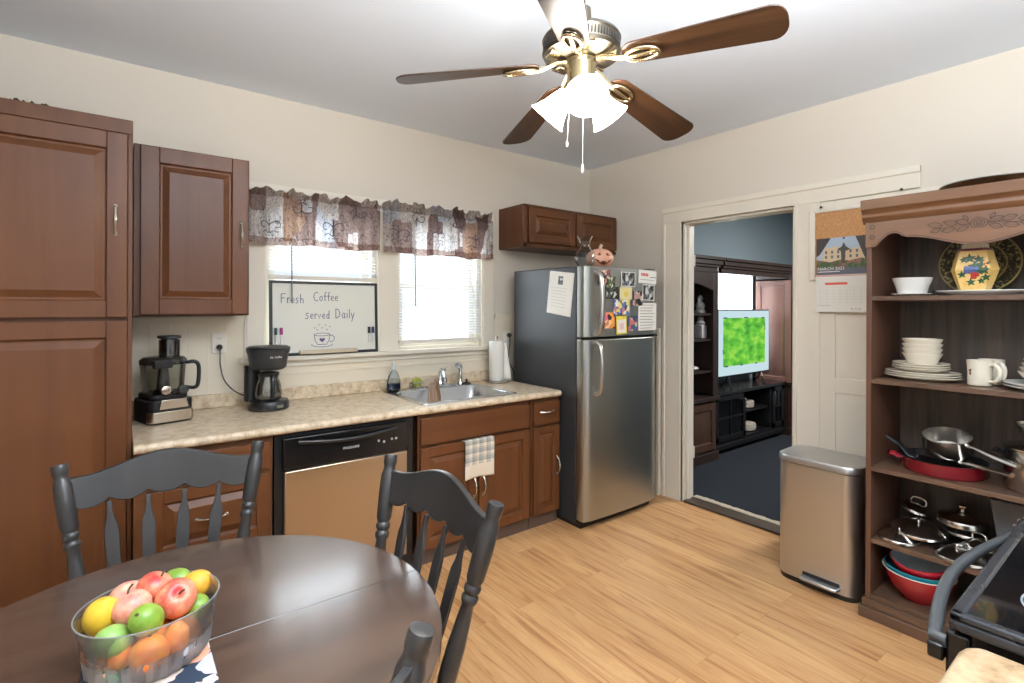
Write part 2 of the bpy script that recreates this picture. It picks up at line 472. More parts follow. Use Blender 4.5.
# jamb lining
mb.box(XW, XW + .12, DY1 - .018, DY1, 0, DZ).box(XW, XW + .12, DY0, DY0 + .018, 0, DZ).box(XW, XW + .12, DY0, DY1, DZ - .018, DZ)
mb.box(XW + .035, XW + .075, DY1 - .03, DY1 - .018, 0, DZ - .018).box(XW + .035, XW + .075, DY0 + .018, DY0 + .03, 0, DZ - .018)
struct(mb.build('trim_3', M_trim, smooth=0, bevel=.003))
mb = MB()
for z in (0.32, 1.82):
    mb.box(XW + .084, XW + .118, DY1 - .024, DY1 - .018, z, z + .09).tube([(XW + .121, DY1 - .022, z), (XW + .121, DY1 - .022, z + .09)], .006, 8)
struct(mb.build('trim_4', mat('hinge_white', (225, 218, 205), 0.35), smooth=35))
# closed door with recessed panels
mb = MB(rotz(XW - .014, 1.375, 0.0, -90))
w, h = 0.815, DZ
mb.box(0, .085, 0, .012, 0.01, h - .005).box(w - .085, w, 0, .012, 0.01, h - .005)
for a, b in ((0.01, .20), (0.985, 1.075), (1.93, h - .005)): mb.box(.085, w - .085, 0, .012, a, b)
mb.box(.36, .45, .001, .012, .20, .985).box(.36, .45, .001, .012, 1.075, 1.93)
mb.box(.085, w - .085, .008, .012, .10, h - .05)
door2 = struct(mb.build('door_2', M_trim, smooth=0, bevel=.004))
# baseboards
mb = MB().box(XW - .016, XW, DY1 + .17, YW, 0, .14).box(XW - .016, XW, -1.5, .46, 0, .14)
struct(mb.build('baseboard_east', M_trim, smooth=0, bevel=.004))
# narrow white strip standing between refrigerator and wall corner
mb = MB().box(XW - .05, XW - .021, 2.545, 2.575, 0, 1.33)
struct(mb.build('trim_5', M_wain, smooth=0, bevel=.003))

# room beyond the doorway
M_carpet = speckle('navy_carpet', [(0.3, (30, 33, 38)), (0.7, (54, 58, 64))], 300, 0.95, 4, spec=0.1)
struct(MB().box(XW + .10, 8.2, -1.0, 3.34, -0.06, 0.004).build('floor_parlor', M_carpet, smooth=0))
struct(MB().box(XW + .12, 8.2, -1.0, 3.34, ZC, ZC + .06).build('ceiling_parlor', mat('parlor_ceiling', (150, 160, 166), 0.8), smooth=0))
PW = (5.40, 6.26)
mb = MB()
mb.box(XW + .12, PW[0], 3.26, 3.36, 0, ZC).box(PW[1], 8.2, 3.26, 3.36, 0, ZC).box(PW[0], PW[1], 3.26, 3.36, 0, .85).box(PW[0], PW[1], 3.26, 3.36, 2.02, ZC)
struct(mb.build('wall_parlor_north', M_blue, smooth=0))
struct(MB().box(8.1, 8.2, -1.0, 3.36, 0, ZC).build('wall_parlor_east', M_blue, smooth=0))
struct(MB().box(XW + .12, 8.2, -1.05, -0.95, 0, ZC).build('wall_parlor_south', M_blue, smooth=0))
struct(MB().box(XW + .12, XW + .135, DY1 + .0, 3.36, 0, ZC).box(XW + .12, XW + .135, -1.0, DY0, 0, ZC).box(XW + .12, XW + .135, DY0, DY1, DZ, ZC).build('wall_parlor_west', M_blue, smooth=0))
window('window_3', PW[0], PW[1], .85, 2.02, 3.262, 1.42)
# dark worn threshold with the ragged edge of the carpet
mb = MB().box(XW - .012, XW + .115, DY0 + .018, DY1 - .018, 0, .016)
struct(mb.build('trim_6', wood('threshold_wood', (52, 42, 36), (88, 72, 60), 'Y', 0.5), smooth=0, bevel=.003))
mb = MB(); pts_a = []; pts_b = []
for i in range(41):
    y = DY0 + .02 + (DY1 - DY0 - .04) * i / 40
    pts_a.append((XW + .115 + random.uniform(-.006, .006), y)); pts_b.append((XW + .165 + random.uniform(-.008, .008), y))
for i in range(40): mb.prism([pts_a[i], pts_a[i + 1], pts_b[i + 1], pts_b[i]], .003, .019, 'z')
struct(mb.build('trim_7', mat('carpet_backing', (186, 174, 154), 0.9, bump=0.5), smooth=0))

# ================================================================ kitchen cabinets
M_cab = wood('cabinet_wood', (84, 48, 26), (112, 69, 38), 'Z', 0.36, 0.35, 0.35, contrast=0.3)
M_cabx = wood('cabinet_wood_across', (84, 48, 26), (112, 69, 38), 'X', 0.36, 0.35, 0.35, contrast=0.3)
M_cabin = wood('cabinet_side', (80, 47, 27), (106, 66, 38), 'Z', 0.42, 0.5, 0.35)
M_kick = mat('toe_kick_wood', (82, 64, 54), 0.6)
M_chrome = mat('brushed_nickel', (205, 200, 190), 0.25, 1.0)
def door_part(root, name, x, y, z, w, h, handle=None, flat=False, m=None, st=0.055):
    d = panel_front(MB(Matrix.Translation((x, y, z))), w, h, st, flat).build(name, m or (M_cab if h > w * .7 else M_cabx), root, bevel=.003, seg=2, smooth=9)
    if handle:
        hx, hz, vert = handle
        pull(MB(Matrix.Translation((hx, y, hz))), vert).build('handle', M_chrome, d)
    return d
# tall pantry
p = thing('pantry_cabinet', (-.46, 3.0, 0), 'tall dark-stained wooden pantry cabinet at the left end of the counter', 'cabinet')
mb = MB().box(-.99, .048, 2.745, YW - .012, 0.09, 2.285).box(-.99, .046, 2.79, YW - .012, 0, .09)
mb.box(-.99, .048, 2.725, 2.745, 2.225, 2.285).box(-.99, .048, 2.728, 2.745, 0.09, .16).box(.030, .048, 2.728, 2.745, .09, 2.285)
mb.build('body', M_cabin, p, bevel=.003)
door_part(p, 'door', -.475, 2.72, 1.448, .505, .775, (.002 - .012, 1.855, True), st=.07)
door_part(p, 'door', -.475, 2.72, 0.165, .505, 1.268, None, st=.07)
door_part(p, 'door', -.985, 2.72, 1.448, .505, .775, (-.945, 1.775, True), st=.07)
door_part(p, 'door', -.985, 2.72, 0.165, .505, 1.268, None, st=.07)
# wall cabinet beside it
p = thing('wall_cabinet', (.31, 3.2, 1.447), 'single-door brown wall cabinet mounted between the pantry and the curtained windows', 'cabinet')
MB().box(.055, .553, 3.03, YW - .002, 1.447, 2.27).build('body', M_cabin, p, bevel=.003)
door_part(p, 'door', .082, 3.008, 1.455, .462, .808, (.512, 1.868, True), st=.075)
# cabinet above the refrigerator
p = thing('wall_cabinet', (2.94, 3.2, 1.955), 'low two-door brown wall cabinet mounted above the refrigerator', 'cabinet')
mb = MB().box(2.43, XW - .003, 3.05, YW - .002, 1.955, 2.28).box(2.43, XW - .003, 3.035, 3.05, 1.955, 1.985).box(2.43, XW - .003, 3.035, 3.05, 2.262, 2.28).box(2.43, 2.465, 3.035, 3.05, 1.955, 2.28)
mb.build('body', M_cabin, p, bevel=.003)
door_part(p, 'door', 2.475, 3.022, 1.99, .485, .268, None, st=.06, m=M_cabx)
door_part(p, 'door', 2.975, 3.022, 1.99, .485, .268, None, st=.06, m=M_cabx)

# base cabinets
CZ = 0.875; FY = 2.645
def carcass(root, x0, x1, opening=False):
    mb = MB().box(x0, x1, FY + .022, YW - .012, .09, CZ).box(x0, x1, FY + .05, YW - .012, 0, .09)
    if opening:                                                     # open top under the sink basin
        mb = MB().box(x0, x0 + .018, FY + .022, YW - .012, .09, CZ).box(x1 - .018, x1, FY + .022, YW - .012, .09, CZ).box(x0, x1, FY + .022, FY + .042, .09, CZ)
        mb.box(x0, x1, YW - .03, YW - .012, .09, CZ).box(x0, x1, FY + .022, YW - .012, .09, .11).box(x0, x1, FY + .05, YW - .012, 0, .09)
    mb.build('body', M_cabin, root, bevel=.002)
    MB().box(x0, x1, FY + .038, FY + .05, 0, .088).build('toe_kick', M_kick, root, smooth=0)
p = thing('base_cabinet', (.32, 2.9, 0), 'brown base cabinet with stacked drawers behind the chair nearest the pantry', 'cabinet')
carcass(p, .052, .592)
door_part(p, 'drawer', .10, FY, .725, .475, .125, None, True, M_cabx)
door_part(p, 'drawer', .10, FY, .405, .475, .30, (.337, .555, False), False, M_cabx)
door_part(p, 'drawer', .10, FY, .10, .475, .29, (.337, .245, False), False, M_cabx)
p = thing('base_cabinet', (1.77, 2.9, 0), 'wide brown base cabinet under the sink, with two doors and a hanging towel', 'cabinet')
carcass(p, 1.345, 2.195, True)
door_part(p, 'false_front', 1.375, FY, .700, .80, .152, None, True, M_cabx)
door_part(p, 'door', 1.375, FY, .095, .385, .588, (1.735, .392, True))
door_part(p, 'door', 1.775, FY, .095, .40, .588, (1.802, .392, True))
p = thing('base_cabinet', (2.33, 2.9, 0), 'narrow brown base cabinet with one drawer beside the refrigerator', 'cabinet')
carcass(p, 2.200, 2.452)
door_part(p, 'drawer', 2.213, FY, .700, .232, .152, (2.33, .785, False), True, M_cabx)
door_part(p, 'door', 2.213, FY, .095, .232, .588, (2.423, .40, True), st=.045)

# worktop with a hole for the sink, rolled front edge and a backsplash
M_lam = speckle('laminate_stone', [(0.30, (150, 126, 100)), (0.42, (196, 174, 144)), (0.52, (214, 196, 168)), (0.62, (226, 212, 188)), (0.74, (184, 166, 146))], 22, 0.3, 9)
SX0, SX1, SY0, SY1 = 1.445, 2.085, 2.735, 3.245
p = thing('worktop', (1.25, 2.98, CZ), 'speckled beige laminate worktop running under the windows', 'counter')
mb = MB(); T0 = 2.622
def ctop(x0, x1, y0, y1): mb.box(x0, x1, y0, y1, .88, .92)
ctop(.052, SX0, T0 + .02, YW - .02); ctop(SX1, 2.44, T0 + .02, YW - .02); ctop(SX0, SX1, T0 + .02, SY0); ctop(SX0, SX1, SY1, YW - .02)
prof = [(T0 + .02, .88)] + [(T0 + .02 + .02 * math.cos(a), .90 + .02 * math.sin(a)) for a in [PI * 1.5 - PI * i / 8 for i in range(9)]] + [(T0 + .02, .92)]
mb.prism(prof, .052, 2.44, 'x')
mb.build('slab', M_lam, p, smooth=40)
MB().box(.052, 2.452, YW - .03, YW - .008, .92, .998).build('backsplash', M_lam, p, bevel=.006)

# ================================================================ sink and things at the sink
M_sink = steel('sink_steel', (196, 198, 200), 0.25, 'X', 0.06)
p = thing('kitchen_sink', (1.765, 2.99, .92), 'stainless steel drop-in sink set in the beige worktop under the right window', 'sink')
def ring_loft(mb, loops, cap_last=True):
    n = len(loops[0]); vs = [q for L in loops for q in L]; fs = []
    for i in range(len(loops) - 1):
        for k in range(n): fs.append([i * n + k, i * n + (k + 1) % n, (i + 1) * n + (k + 1) % n, (i + 1) * n + k])
    if cap_last: fs.append([(len(loops) - 1) * n + k for k in range(n)])
    return mb.add(vs, fs)
def rl(x0, x1, y0, y1, r, z): return [(a, b, z) for a, b in rrect(x0, x1, y0, y1, r, 5)]
mb = MB()
ring_loft(mb, [rl(1.412, 2.118, 2.695, 3.285, .03, .921), rl(1.414, 2.116, 2.697, 3.283, .03, .926), rl(1.45, 2.08, 2.735, 3.185, .06, .927), rl(1.455, 2.075, 2.74, 3.18, .06, .922),
               rl(1.46, 2.07, 2.745, 3.17, .07, .80), rl(1.50, 2.03, 2.785, 3.13, .08, .765)])
mb.build('basin', M_sink, p, smooth=50)
mb = MB().lathe([(.045, .766), (.045, .769), (.03, .769), (.02, .766)], (1.765, 2.96, 0), 20)
mb.build('drain', M_chrome, p)
M_fchrome = mat('faucet_chrome', (205, 207, 210), 0.12, 1.0)
p = thing('kitchen_faucet', (1.83, 3.235, .927), 'chrome kitchen faucet with long swung spout at the back of the sink', 'faucet')
mb = MB().box(1.72, 1.95, 3.205, 3.262, .927, .94)
mb.lathe([(.030, .94), (.028, .955), (.022, .965), (.021, .985), (.017, 1.0)], (1.83, 3.235, 0), 16)
mb.build('base_plate', M_fchrome, p, bevel=.005, smooth=50)
MB().tube([(1.83, 3.235, .99), (1.825, 3.225, 1.035), (1.805, 3.17, 1.055), (1.765, 3.07, 1.035), (1.748, 3.03, 1.012)], [.013, .014, .014, .013, .013], 10).lathe([(.016, .985), (.017, 1.0), (.014, 1.015)], (1.746, 3.025, 0), 12).build('spout', M_fchrome, p, smooth=60)
MB().tube([(1.83, 3.235, 1.0), (1.845, 3.225, 1.035), (1.872, 3.20, 1.06)], [.012, .009, .007], 8).build('lever', M_fchrome, p, smooth=60)
p = thing('sink_sprayer', (2.00, 3.24, .927), 'chrome pull-out sprayer standing right of the kitchen faucet', 'sprayer')
MB().lathe([(.024, .927), (.024, .94), (.016, .95), (.013, .97), (.013, 1.03), (.016, 1.05)], (2.00, 3.24, 0), 14).build('stem', M_fchrome, p, smooth=50)
MB().tube([(2.00, 3.24, 1.045), (1.995, 3.235, 1.07), (1.97, 3.215, 1.08), (1.945, 3.19, 1.075)], [.016, .018, .018, .021], 10).build('spray_head', M_fchrome, p, smooth=60)
p = tag(MB().lathe([(.032, 0), (.034, .006), (.02, .012), (.008, .014), (.008, .03), (.012, .034), (.0, .038)], (2.045, 3.225, .9275), 16).build('sink_stopper', mat('black_rubber', (24, 24, 26), 0.5)), 'small black sink stopper lying on the rim right of the sprayer', 'stopper')
# two grained wooden paddles leaning in the sink
def paddle(name, x, y, z, w, h, tx, rz, label):
    M = Matrix.Translation((x, y, z)) @ Matrix.Rotation(math.radians(rz), 4, 'Z') @ Matrix.Rotation(math.radians(tx), 4, 'X')
    mb = MB(M)
    poly = [(w * .36, 0), (w * .5, h * .2), (w * .52, h * .5), (w * .40, h * .78), (w * .18, h * .95), (0, h)]
    poly = poly + [(-a, b) for a, b in poly[::-1][1:]]
    mb.prism(poly, -.006, .006, 'y')
    return tag(mb.build(name, wood('scrub_wood', (110, 84, 62), (170, 140, 112), 'Z', 0.6, 2.0, contrast=.15), bevel=.003), label, 'scraper')
paddle('wooden_scraper', 1.590, 2.90, .782, .066, .235, -6, -12, 'left of two grained wooden scrapers with pointed tops leaning in the sink')
paddle('wooden_scraper', 1.660, 2.935, .782, .062, .245, -8, 28, 'right of two grained wooden scrapers with pointed tops leaning in the sink')
# soap bottle, sponge caddy
p = thing('soap_bottle', (1.485, 3.26, .921), 'clear plastic bottle with dark blue liquid at the left back of the sink', 'bottle')
M_bot = glass('bottle_plastic', (232, 240, 244), .05, .12)
sy = .62
MB().lathe([(.040, .9285), (.050, .935), (.048, .99), (.036, 1.03), (.022, 1.055), (.014, 1.062), (.014, 1.075)], (1.485, 3.26, 0), 20, sy=sy).build('body', M_bot, p, smooth=50)
MB().lathe([(.036, .931), (.0455, .937), (.0445, .975), (.036, .976)], (1.485, 3.26, 0), 20, sy=sy).build('liquid', mat('blue_soap', (24, 38, 66), 0.2), p, smooth=40)
MB().lathe([(.016, 1.070), (.018, 1.075), (.016, 1.11), (.010, 1.118)], (1.485, 3.26, 0), 16, sy=.8).build('cap', mat('grey_cap', (196, 204, 204), 0.35), p, smooth=40)
p = thing('sponge_caddy', (1.655, 3.255, .928), 'chrome wire caddy on the sink rim holding a round sponge', 'caddy')
mb = MB()
for z in (.932, .965): mb.tube([(1.61, 3.235, z), (1.70, 3.235, z), (1.70, 3.278, z), (1.61, 3.278, z)], .0025, 6, True)
for x in (1.61, 1.64, 1.67, 1.70): mb.tube([(x, 3.235, .965), (x, 3.235, .931), (x, 3.278, .931), (x, 3.278, .965)], .002, 6)
mb.build('wire_rack', M_fchrome, p)
T = Matrix.Rotation(PI / 2, 4, 'X')
tag(MB().lathe([(.030, -.012), (.034, -.006), (.034, .006), (.030, .012)], (1.658, 3.256, .968), 20, T).build('scrub_sponge', speckle('sponge', [(0.3, (120, 132, 40)), (0.7, (196, 200, 90))], 60, 0.9)), 'round yellow-green sponge standing in the wire caddy', 'sponge')
# paper towel
p = thing('paper_towel_holder', (2.30, 3.20, .921), 'wire paper towel holder standing on the worktop by the refrigerator', 'holder')
mb = MB().lathe([(.085, .921), (.088, .925), (.088, .931), (.083, .934)], (2.30, 3.20, 0), 28)
mb.build('base', M_chrome, p)
MB().tube([(2.30, 3.20, .93), (2.30, 3.20, 1.255)], .005, 8).ball((2.30, 3.20, 1.262), .012, .012, .012, 12, 8).build('rod', M_chrome, p, smooth=60)
M_paper = mat('paper_towel_white', (238, 236, 230), 0.9, bump=.25, bscale=250)
p = thing('paper_towel_roll', (2.30, 3.20, .936), 'white paper towel roll on the wire holder with its loose sheet hanging right', 'paper towel')
MB().lathe([(.016, .937), (.055, .937), (.057, .942), (.057, 1.23), (.055, 1.235), (.016, 1.235)], (2.30, 3.20, 0), 32).build('roll', M_paper, p, smooth=40)
def sheet(u, v):
    z = 1.225 - .285 * v; s_ = u * (.02 + .042 * v)
    return (2.30 + .054 + s_ * .72, 3.20 - .022 - .012 * v - s_ * .30 + .008 * math.sin(u * 3 + v * 2), z)
MB().grid(sheet, 8, 12).build('loose_sheet', M_paper, p, smooth=60, solid=.0015)

# ================================================================ small appliances
M_blk = mat('black_plastic', (22, 22, 24), 0.35)
M_dblk = mat('dark_grey_plastic', (44, 45, 48), 0.4)
M_ssm = steel('appliance_steel', (200, 190, 176), 0.25, 'Z', 0.06)
cx, cy, z0 = .672, 3.135, .921
p = thing('coffee_maker', (cx, cy, z0), 'black drip coffee maker on the worktop under the whiteboard', 'coffee maker')
Mr = rotz(cx, cy, 0, 20)
mb = MB(Mr)
mb.lathe([(.098, z0), (.104, z0 + .006), (.104, z0 + .04), (.098, z0 + .05), (.085, z0 + .052)], (0, -.005, 0), 32, sx=1.0, sy=1.05)
mb.build('base', M_blk, p, smooth=45)
MB(Mr).prism(rrect(-.094, -.012, .035, .105, .03), z0 + .045, z0 + .245, 'z').build('water_tank', M_blk, p, bevel=.004)
MB(Mr).lathe([(.080, z0 + .222), (.094, z0 + .235), (.106, z0 + .31), (.113, z0 + .325), (.113, z0 + .335)], (0, .0, 0), 36).build('brew_basket', M_dblk, p, smooth=45)
MB(Mr).lathe([(.114, z0 + .336), (.115, z0 + .343), (.10, z0 + .352), (0, z0 + .356)], (0, 0, 0), 36).build('lid', M_blk, p, smooth=45)
mb = MB(); tv, tf = text_mesh('Mr. Coffee', .016, Mr @ face_my(-.02, -.106, z0 + .295)); mb.add(tv, tf)
mb.build('logo', mat('logo_silver', (225, 225, 225), 0.3), p, smooth=0, solid=.001)
MB(Mr).box(-.018, .018, -.118, -.108, z0 + .016, z0 + .032).build('switch', mat('switch_grey', (120, 124, 108), 0.4), p, bevel=.003)
M_cord = mat('black_cord', (20, 20, 20), 0.5)
pc = [(.458, 3.322, 1.262), (.456, 3.30, 1.235), (.458, 3.30, 1.16), (.475, 3.28, 1.08), (.52, 3.26, 1.02), (.575, 3.235, .985), (.60, 3.20, .975)]
def smooth_path(pts, k=6):
    out = []
    P = [Vector(q) for q in pts]; P = [P[0] * 2 - P[1]] + P + [P[-1] * 2 - P[-2]]
    for i in range(1, len(P) - 2):
        for j in range(k):
            t = j / k; a, b, c, d = P[i - 1], P[i], P[i + 1], P[i + 2]
            out.append(0.5 * ((2 * b) + (c - a) * t + (2 * a - 5 * b + 4 * c - d) * t * t + (3 * b - a - 3 * c + d) * t ** 3))
    return out + [P[-2]]
MB().tube(smooth_path(pc), .0035, 6).build('power_cord', M_cord, p, smooth=60)
MB().lathe([(.013, 0), (.016, .008), (.014, .026), (.008, .034)], (.458, 3.345, 1.262), 12, Matrix.Rotation(PI / 2, 4, 'X')).build('plug', M_cord, p)
p = thing('coffee_carafe', (cx, cy - .04, z0 + .052), 'glass coffee carafe with black handle standing in the coffee maker', 'carafe')
M_cg = glass('carafe_glass', (206, 212, 212), .03, .26)
cc = Mr @ Vector((-.014, -.024, 0))
MB().lathe([(.055, z0 + .054), (.066, z0 + .062), (.070, z0 + .09), (.064, z0 + .14), (.052, z0 + .175), (.050, z0 + .19)], (cc.x, cc.y, 0), 28).build('glass_jug', M_cg, p, smooth=60)
MB().lathe([(.053, z0 + .186), (.056, z0 + .192), (.056, z0 + .205), (.03, z0 + .212)], (cc.x, cc.y, 0), 24).build('lid', M_blk, p, smooth=50)
hd = (Mr.to_3x3() @ Vector((-.30, -.95, 0))).normalized()
hp = [cc + hd * .052 + Vector((0, 0, z0 + .195)), cc + hd * .082 + Vector((0, 0, z0 + .19)), cc + hd * .094 + Vector((0, 0, z0 + .15)), cc + hd * .092 + Vector((0, 0, z0 + .10)), cc + hd * .078 + Vector((0, 0, z0 + .072))]
MB().tube(smooth_path(hp, 4), .0115, 8).build('handle', M_blk, p, smooth=60)

# food processor
cx, cy = .182, 3.135
p = thing('food_processor', (cx, cy, z0), 'black and steel food processor with clear bowl on the worktop beside the pantry', 'food processor')
Mr = rotz(cx, cy, 0, 16)
MB(Mr).prism(rrect(-.098, .098, -.115, .115, .035), z0, z0 + .115, 'z').prism(rrect(-.085, .085, -.095, .10, .035), z0 + .115, z0 + .14, 'z').build('base', M_blk, p, bevel=.006)
MB(Mr).prism(rrect(-.10, .10, -.122, -.05, .030), z0 + .008, z0 + .062, 'z').build('front_band', M_ssm, p, bevel=.004)
mb = MB(Mr)
mb.prism([(-.06, z0 + .072), (.07, z0 + .072), (.06, z0 + .118), (-.05, z0 + .118)], -.124, -.112, 'y').lathe([(.024, 0), (.024, .012), (.018, .016)], (-.03, -.112, z0 + .165), 16, Matrix.Rotation(PI / 2, 4, 'X'))
mb.build('control_panel', M_ssm, p, bevel=.003)
MB(Mr).lathe([(.024, 0), (.024, .014), (.016, .02)], (.045, -.112, z0 + .16), 16, Matrix.Rotation(PI / 2, 4, 'X')).build('dial', M_dblk, p)
M_fg = glass('processor_bowl_plastic', (222, 224, 220), .05, .12)
MB(Mr).lathe([(.082, z0 + .142), (.088, z0 + .15), (.097, z0 + .285), (.099, z0 + .29)], (0, 0, 0), 32).build('bowl', M_fg, p, smooth=60)
MB(Mr).lathe([(.045, z0 + .142), (.03, z0 + .16), (.024, z0 + .24), (.02, z0 + .262)], (0, 0, 0), 16).build('hub', M_dblk, p, smooth=50)
MB(Mr).lathe([(.101, z0 + .284), (.101, z0 + .305), (.088, z0 + .318), (.05, z0 + .322)], (0, 0, 0), 32).build('lid', glass('processor_lid_plastic', (150, 152, 152), .08, .15), p, smooth=50)
MB(Mr).prism([(-.075, -.108), (.005, -.108), (.005, -.085), (-.075, -.075)], z0 + .27, z0 + .31, 'z').build('lid_latch', M_blk, p, bevel=.004)
MB(Mr).prism(rrect(-.015, .068, -.045, .045, .03), z0 + .318, z0 + .405, 'z').build('feed_chute', glass('chute_plastic', (120, 122, 124), .08, .2), p, smooth=40)
MB(Mr).prism(rrect(-.008, .060, -.037, .037, .028), z0 + .34, z0 + .41, 'z').prism(rrect(-.02, .072, -.05, .05, .03), z0 + .410, z0 + .425, 'z').build('pusher', M_dblk, p, bevel=.003)
hp = [Mr @ Vector(q) for q in [(.094, -.03, z0 + .285), (.125, -.05, z0 + .288), (.142, -.055, z0 + .262), (.140, -.055, z0 + .18), (.126, -.05, z0 + .155), (.094, -.03, z0 + .158)]]
MB().tube(smooth_path(hp, 5), .0095, 8).build('handle', M_blk, p, smooth=60)

# wall outlets
def outlet(x, z, label):
    o = thing('wall_outlet', (x, YW - .01, z), label, 'outlet')
    mb = MB().box(x - .037, x + .037, YW - .0155, YW - .0085, z - .058, z + .058); mb.build('cover_plate', mat('outlet_white', (236, 232, 222), 0.35), o, bevel=.003)
    for dz in (-.027, .027):
        mb = MB().prism([(x + .017 * math.cos(t * PI / 8), z + dz + .014 * math.sin(t * PI / 8)) for t in range(16)], YW - .0175, YW - .0150, 'y')
        mb.m = 1
        for dx in (-.006, .006): mb.box(x + dx - .001, x + dx + .001, YW - .0182, YW - .017, z + dz - .004, z + dz + .005)
        mb.build('receptacle', [mat('outlet_white', (236, 232, 222)), M_blk], o, smooth=0)
outlet(.458, 1.285, 'white wall outlet with a black plug between food processor and coffee maker')
outlet(2.515, 1.245, 'white wall outlet with a hanging cord beside the refrigerator')

# ================================================================ dishwasher
p = thing('dishwasher', (.955, 2.95, 0), 'stainless steel dishwasher with black control panel under the worktop', 'dishwasher')
MB().box(.602, 1.335, FY + .03, YW - .02, .02, .868).build('tub', M_blk, p, smooth=0)
M_dws = steel('dishwasher_steel', (198, 182, 160), 0.30, 'Z', 0.015)
MB().box(.640, 1.285, FY - .008, FY + .03, .115, .695).build('door_panel', M_dws, p, bevel=.006)
mb = MB().box(.634, 1.29, FY - .012, FY + .03, .70, .856)
mb.build('control_panel', mat('gloss_black', (18, 18, 20), 0.16), p, bevel=.004)
pts = [(.70 + .52 * i / 16, FY - .02 - .014 * math.sin(PI * i / 16), .832 - .018 * math.sin(PI * i / 16)) for i in range(17)]
MB().tube(pts, .010, 8, flat=.6).build('handle', mat('black_handle', (30, 30, 32), 0.22), p, smooth=60)
mb = MB(); tv, tf = text_mesh('FRIGIDAIRE', .017, face_my(.965, FY - .0128, .765)); mb.add(tv, tf); mb.build('logo', mat('logo_silver', (225, 225, 225)), p, smooth=0)
for k, (x, z) in enumerate([(1.115, .776), (1.145, .766), (1.19, .775), (1.215, .775)]):
    MB().lathe([(.007, 0), (.006, .003)], (x, FY - .012, z), 12, Matrix.Rotation(PI / 2, 4, 'X')).build('button', mat('button_grey', (150, 150, 150)), p)
MB().box(.61, 1.31, FY + .035, FY + .05, 0.0, .105).build('toe_panel', M_blk, p, smooth=0)

# towel over the sink cabinet door
def towel_mat():
    m, nt, b = new_mat('plaid_towel')
    tc = nt.nodes.new('ShaderNodeTexCoord'); sp = nt.nodes.new('ShaderNodeSeparateXYZ'); nt.links.new(tc.outputs['Object'], sp.inputs[0])
    def stripe(out, freq, w):
        a = nt.nodes.new('ShaderNodeMath'); a.operation = 'MULTIPLY'; a.inputs[1].default_value = freq; nt.links.new(out, a.inputs[0])
        f = nt.nodes.new('ShaderNodeMath'); f.operation = 'FRACT'; nt.links.new(a.outputs[0], f.inputs[0])
        l = nt.nodes.new('ShaderNodeMath'); l.operation = 'LESS_THAN'; l.inputs[1].default_value = w; nt.links.new(f.outputs[0], l.inputs[0])
        return l.outputs[0]
    a = stripe(sp.outputs['X'], 19, .45); c = stripe(sp.outputs['Z'], 19, .45); a2 = stripe(sp.outputs['X'], 19 * 2, .16); c2 = stripe(sp.outputs['Z'], 38, .16)
    s1 = nt.nodes.new('ShaderNodeMath'); s1.operation = 'ADD'; nt.links.new(a, s1.inputs[0]); nt.links.new(c, s1.inputs[1])
    s2 = nt.nodes.new('ShaderNodeMath'); s2.operation = 'ADD'; nt.links.new(a2, s2.inputs[0]); nt.links.new(c2, s2.inputs[1])
    s3 = nt.nodes.new('ShaderNodeMath'); s3.operation = 'MULTIPLY_ADD'; s3.inputs[1].default_value = .35; nt.links.new(s2.outputs[0], s3.inputs[0])
    s4 = nt.nodes.new('ShaderNodeMath'); s4.operation = 'MULTIPLY'; s4.inputs[1].default_value = .33; nt.links.new(s1.outputs[0], s4.inputs[0]); nt.links.new(s4.outputs[0], s3.inputs[2])
    g = nt.nodes.new('ShaderNodeMath'); g.operation = 'GREATER_THAN'; g.inputs[1].default_value = 0.085; nt.links.new(sp.outputs['Z'], g.inputs[0])
    mu = nt.nodes.new('ShaderNodeMath'); mu.operation = 'MULTIPLY'; nt.links.new(s3.outputs[0], mu.inputs[0]); nt.links.new(g.outputs[0], mu.inputs[1])
    r = ramp(nt, [(0, (226, 214, 192)), (.35, (186, 182, 172)), (1, (110, 116, 118))]); nt.links.new(mu.outputs[0], r.inputs['Fac'])
    nt.links.new(r.outputs['Color'], b.inputs['Base Color']); b.inputs['Roughness'].default_value = .95
    return m
def tw(u, v):
    L = .238
    x = 1.655 + .215 * u + (.008 * v) + .004 * math.sin(5 * v)
    s_ = v * (L + .05)
    if s_ < .05: z = .683 + .006 * math.sin(s_ / .05 * PI) * 0 + .002; y = FY + .016 - s_ * .52; z = .687
    else: z = .687 - (s_ - .05); y = FY - .010 - .006 * math.sin(u * 7 + v * 2) * v - .004
    return (x, y, z + .006 * math.sin(u * 3.1) * (1 if s_ > .05 else 0) * v)
tag(MB().grid(tw, 20, 26).build('dish_towel', towel_mat(), smooth=70, solid=.002), 'beige and grey plaid dish towel hanging over the sink cabinet door', 'towel')

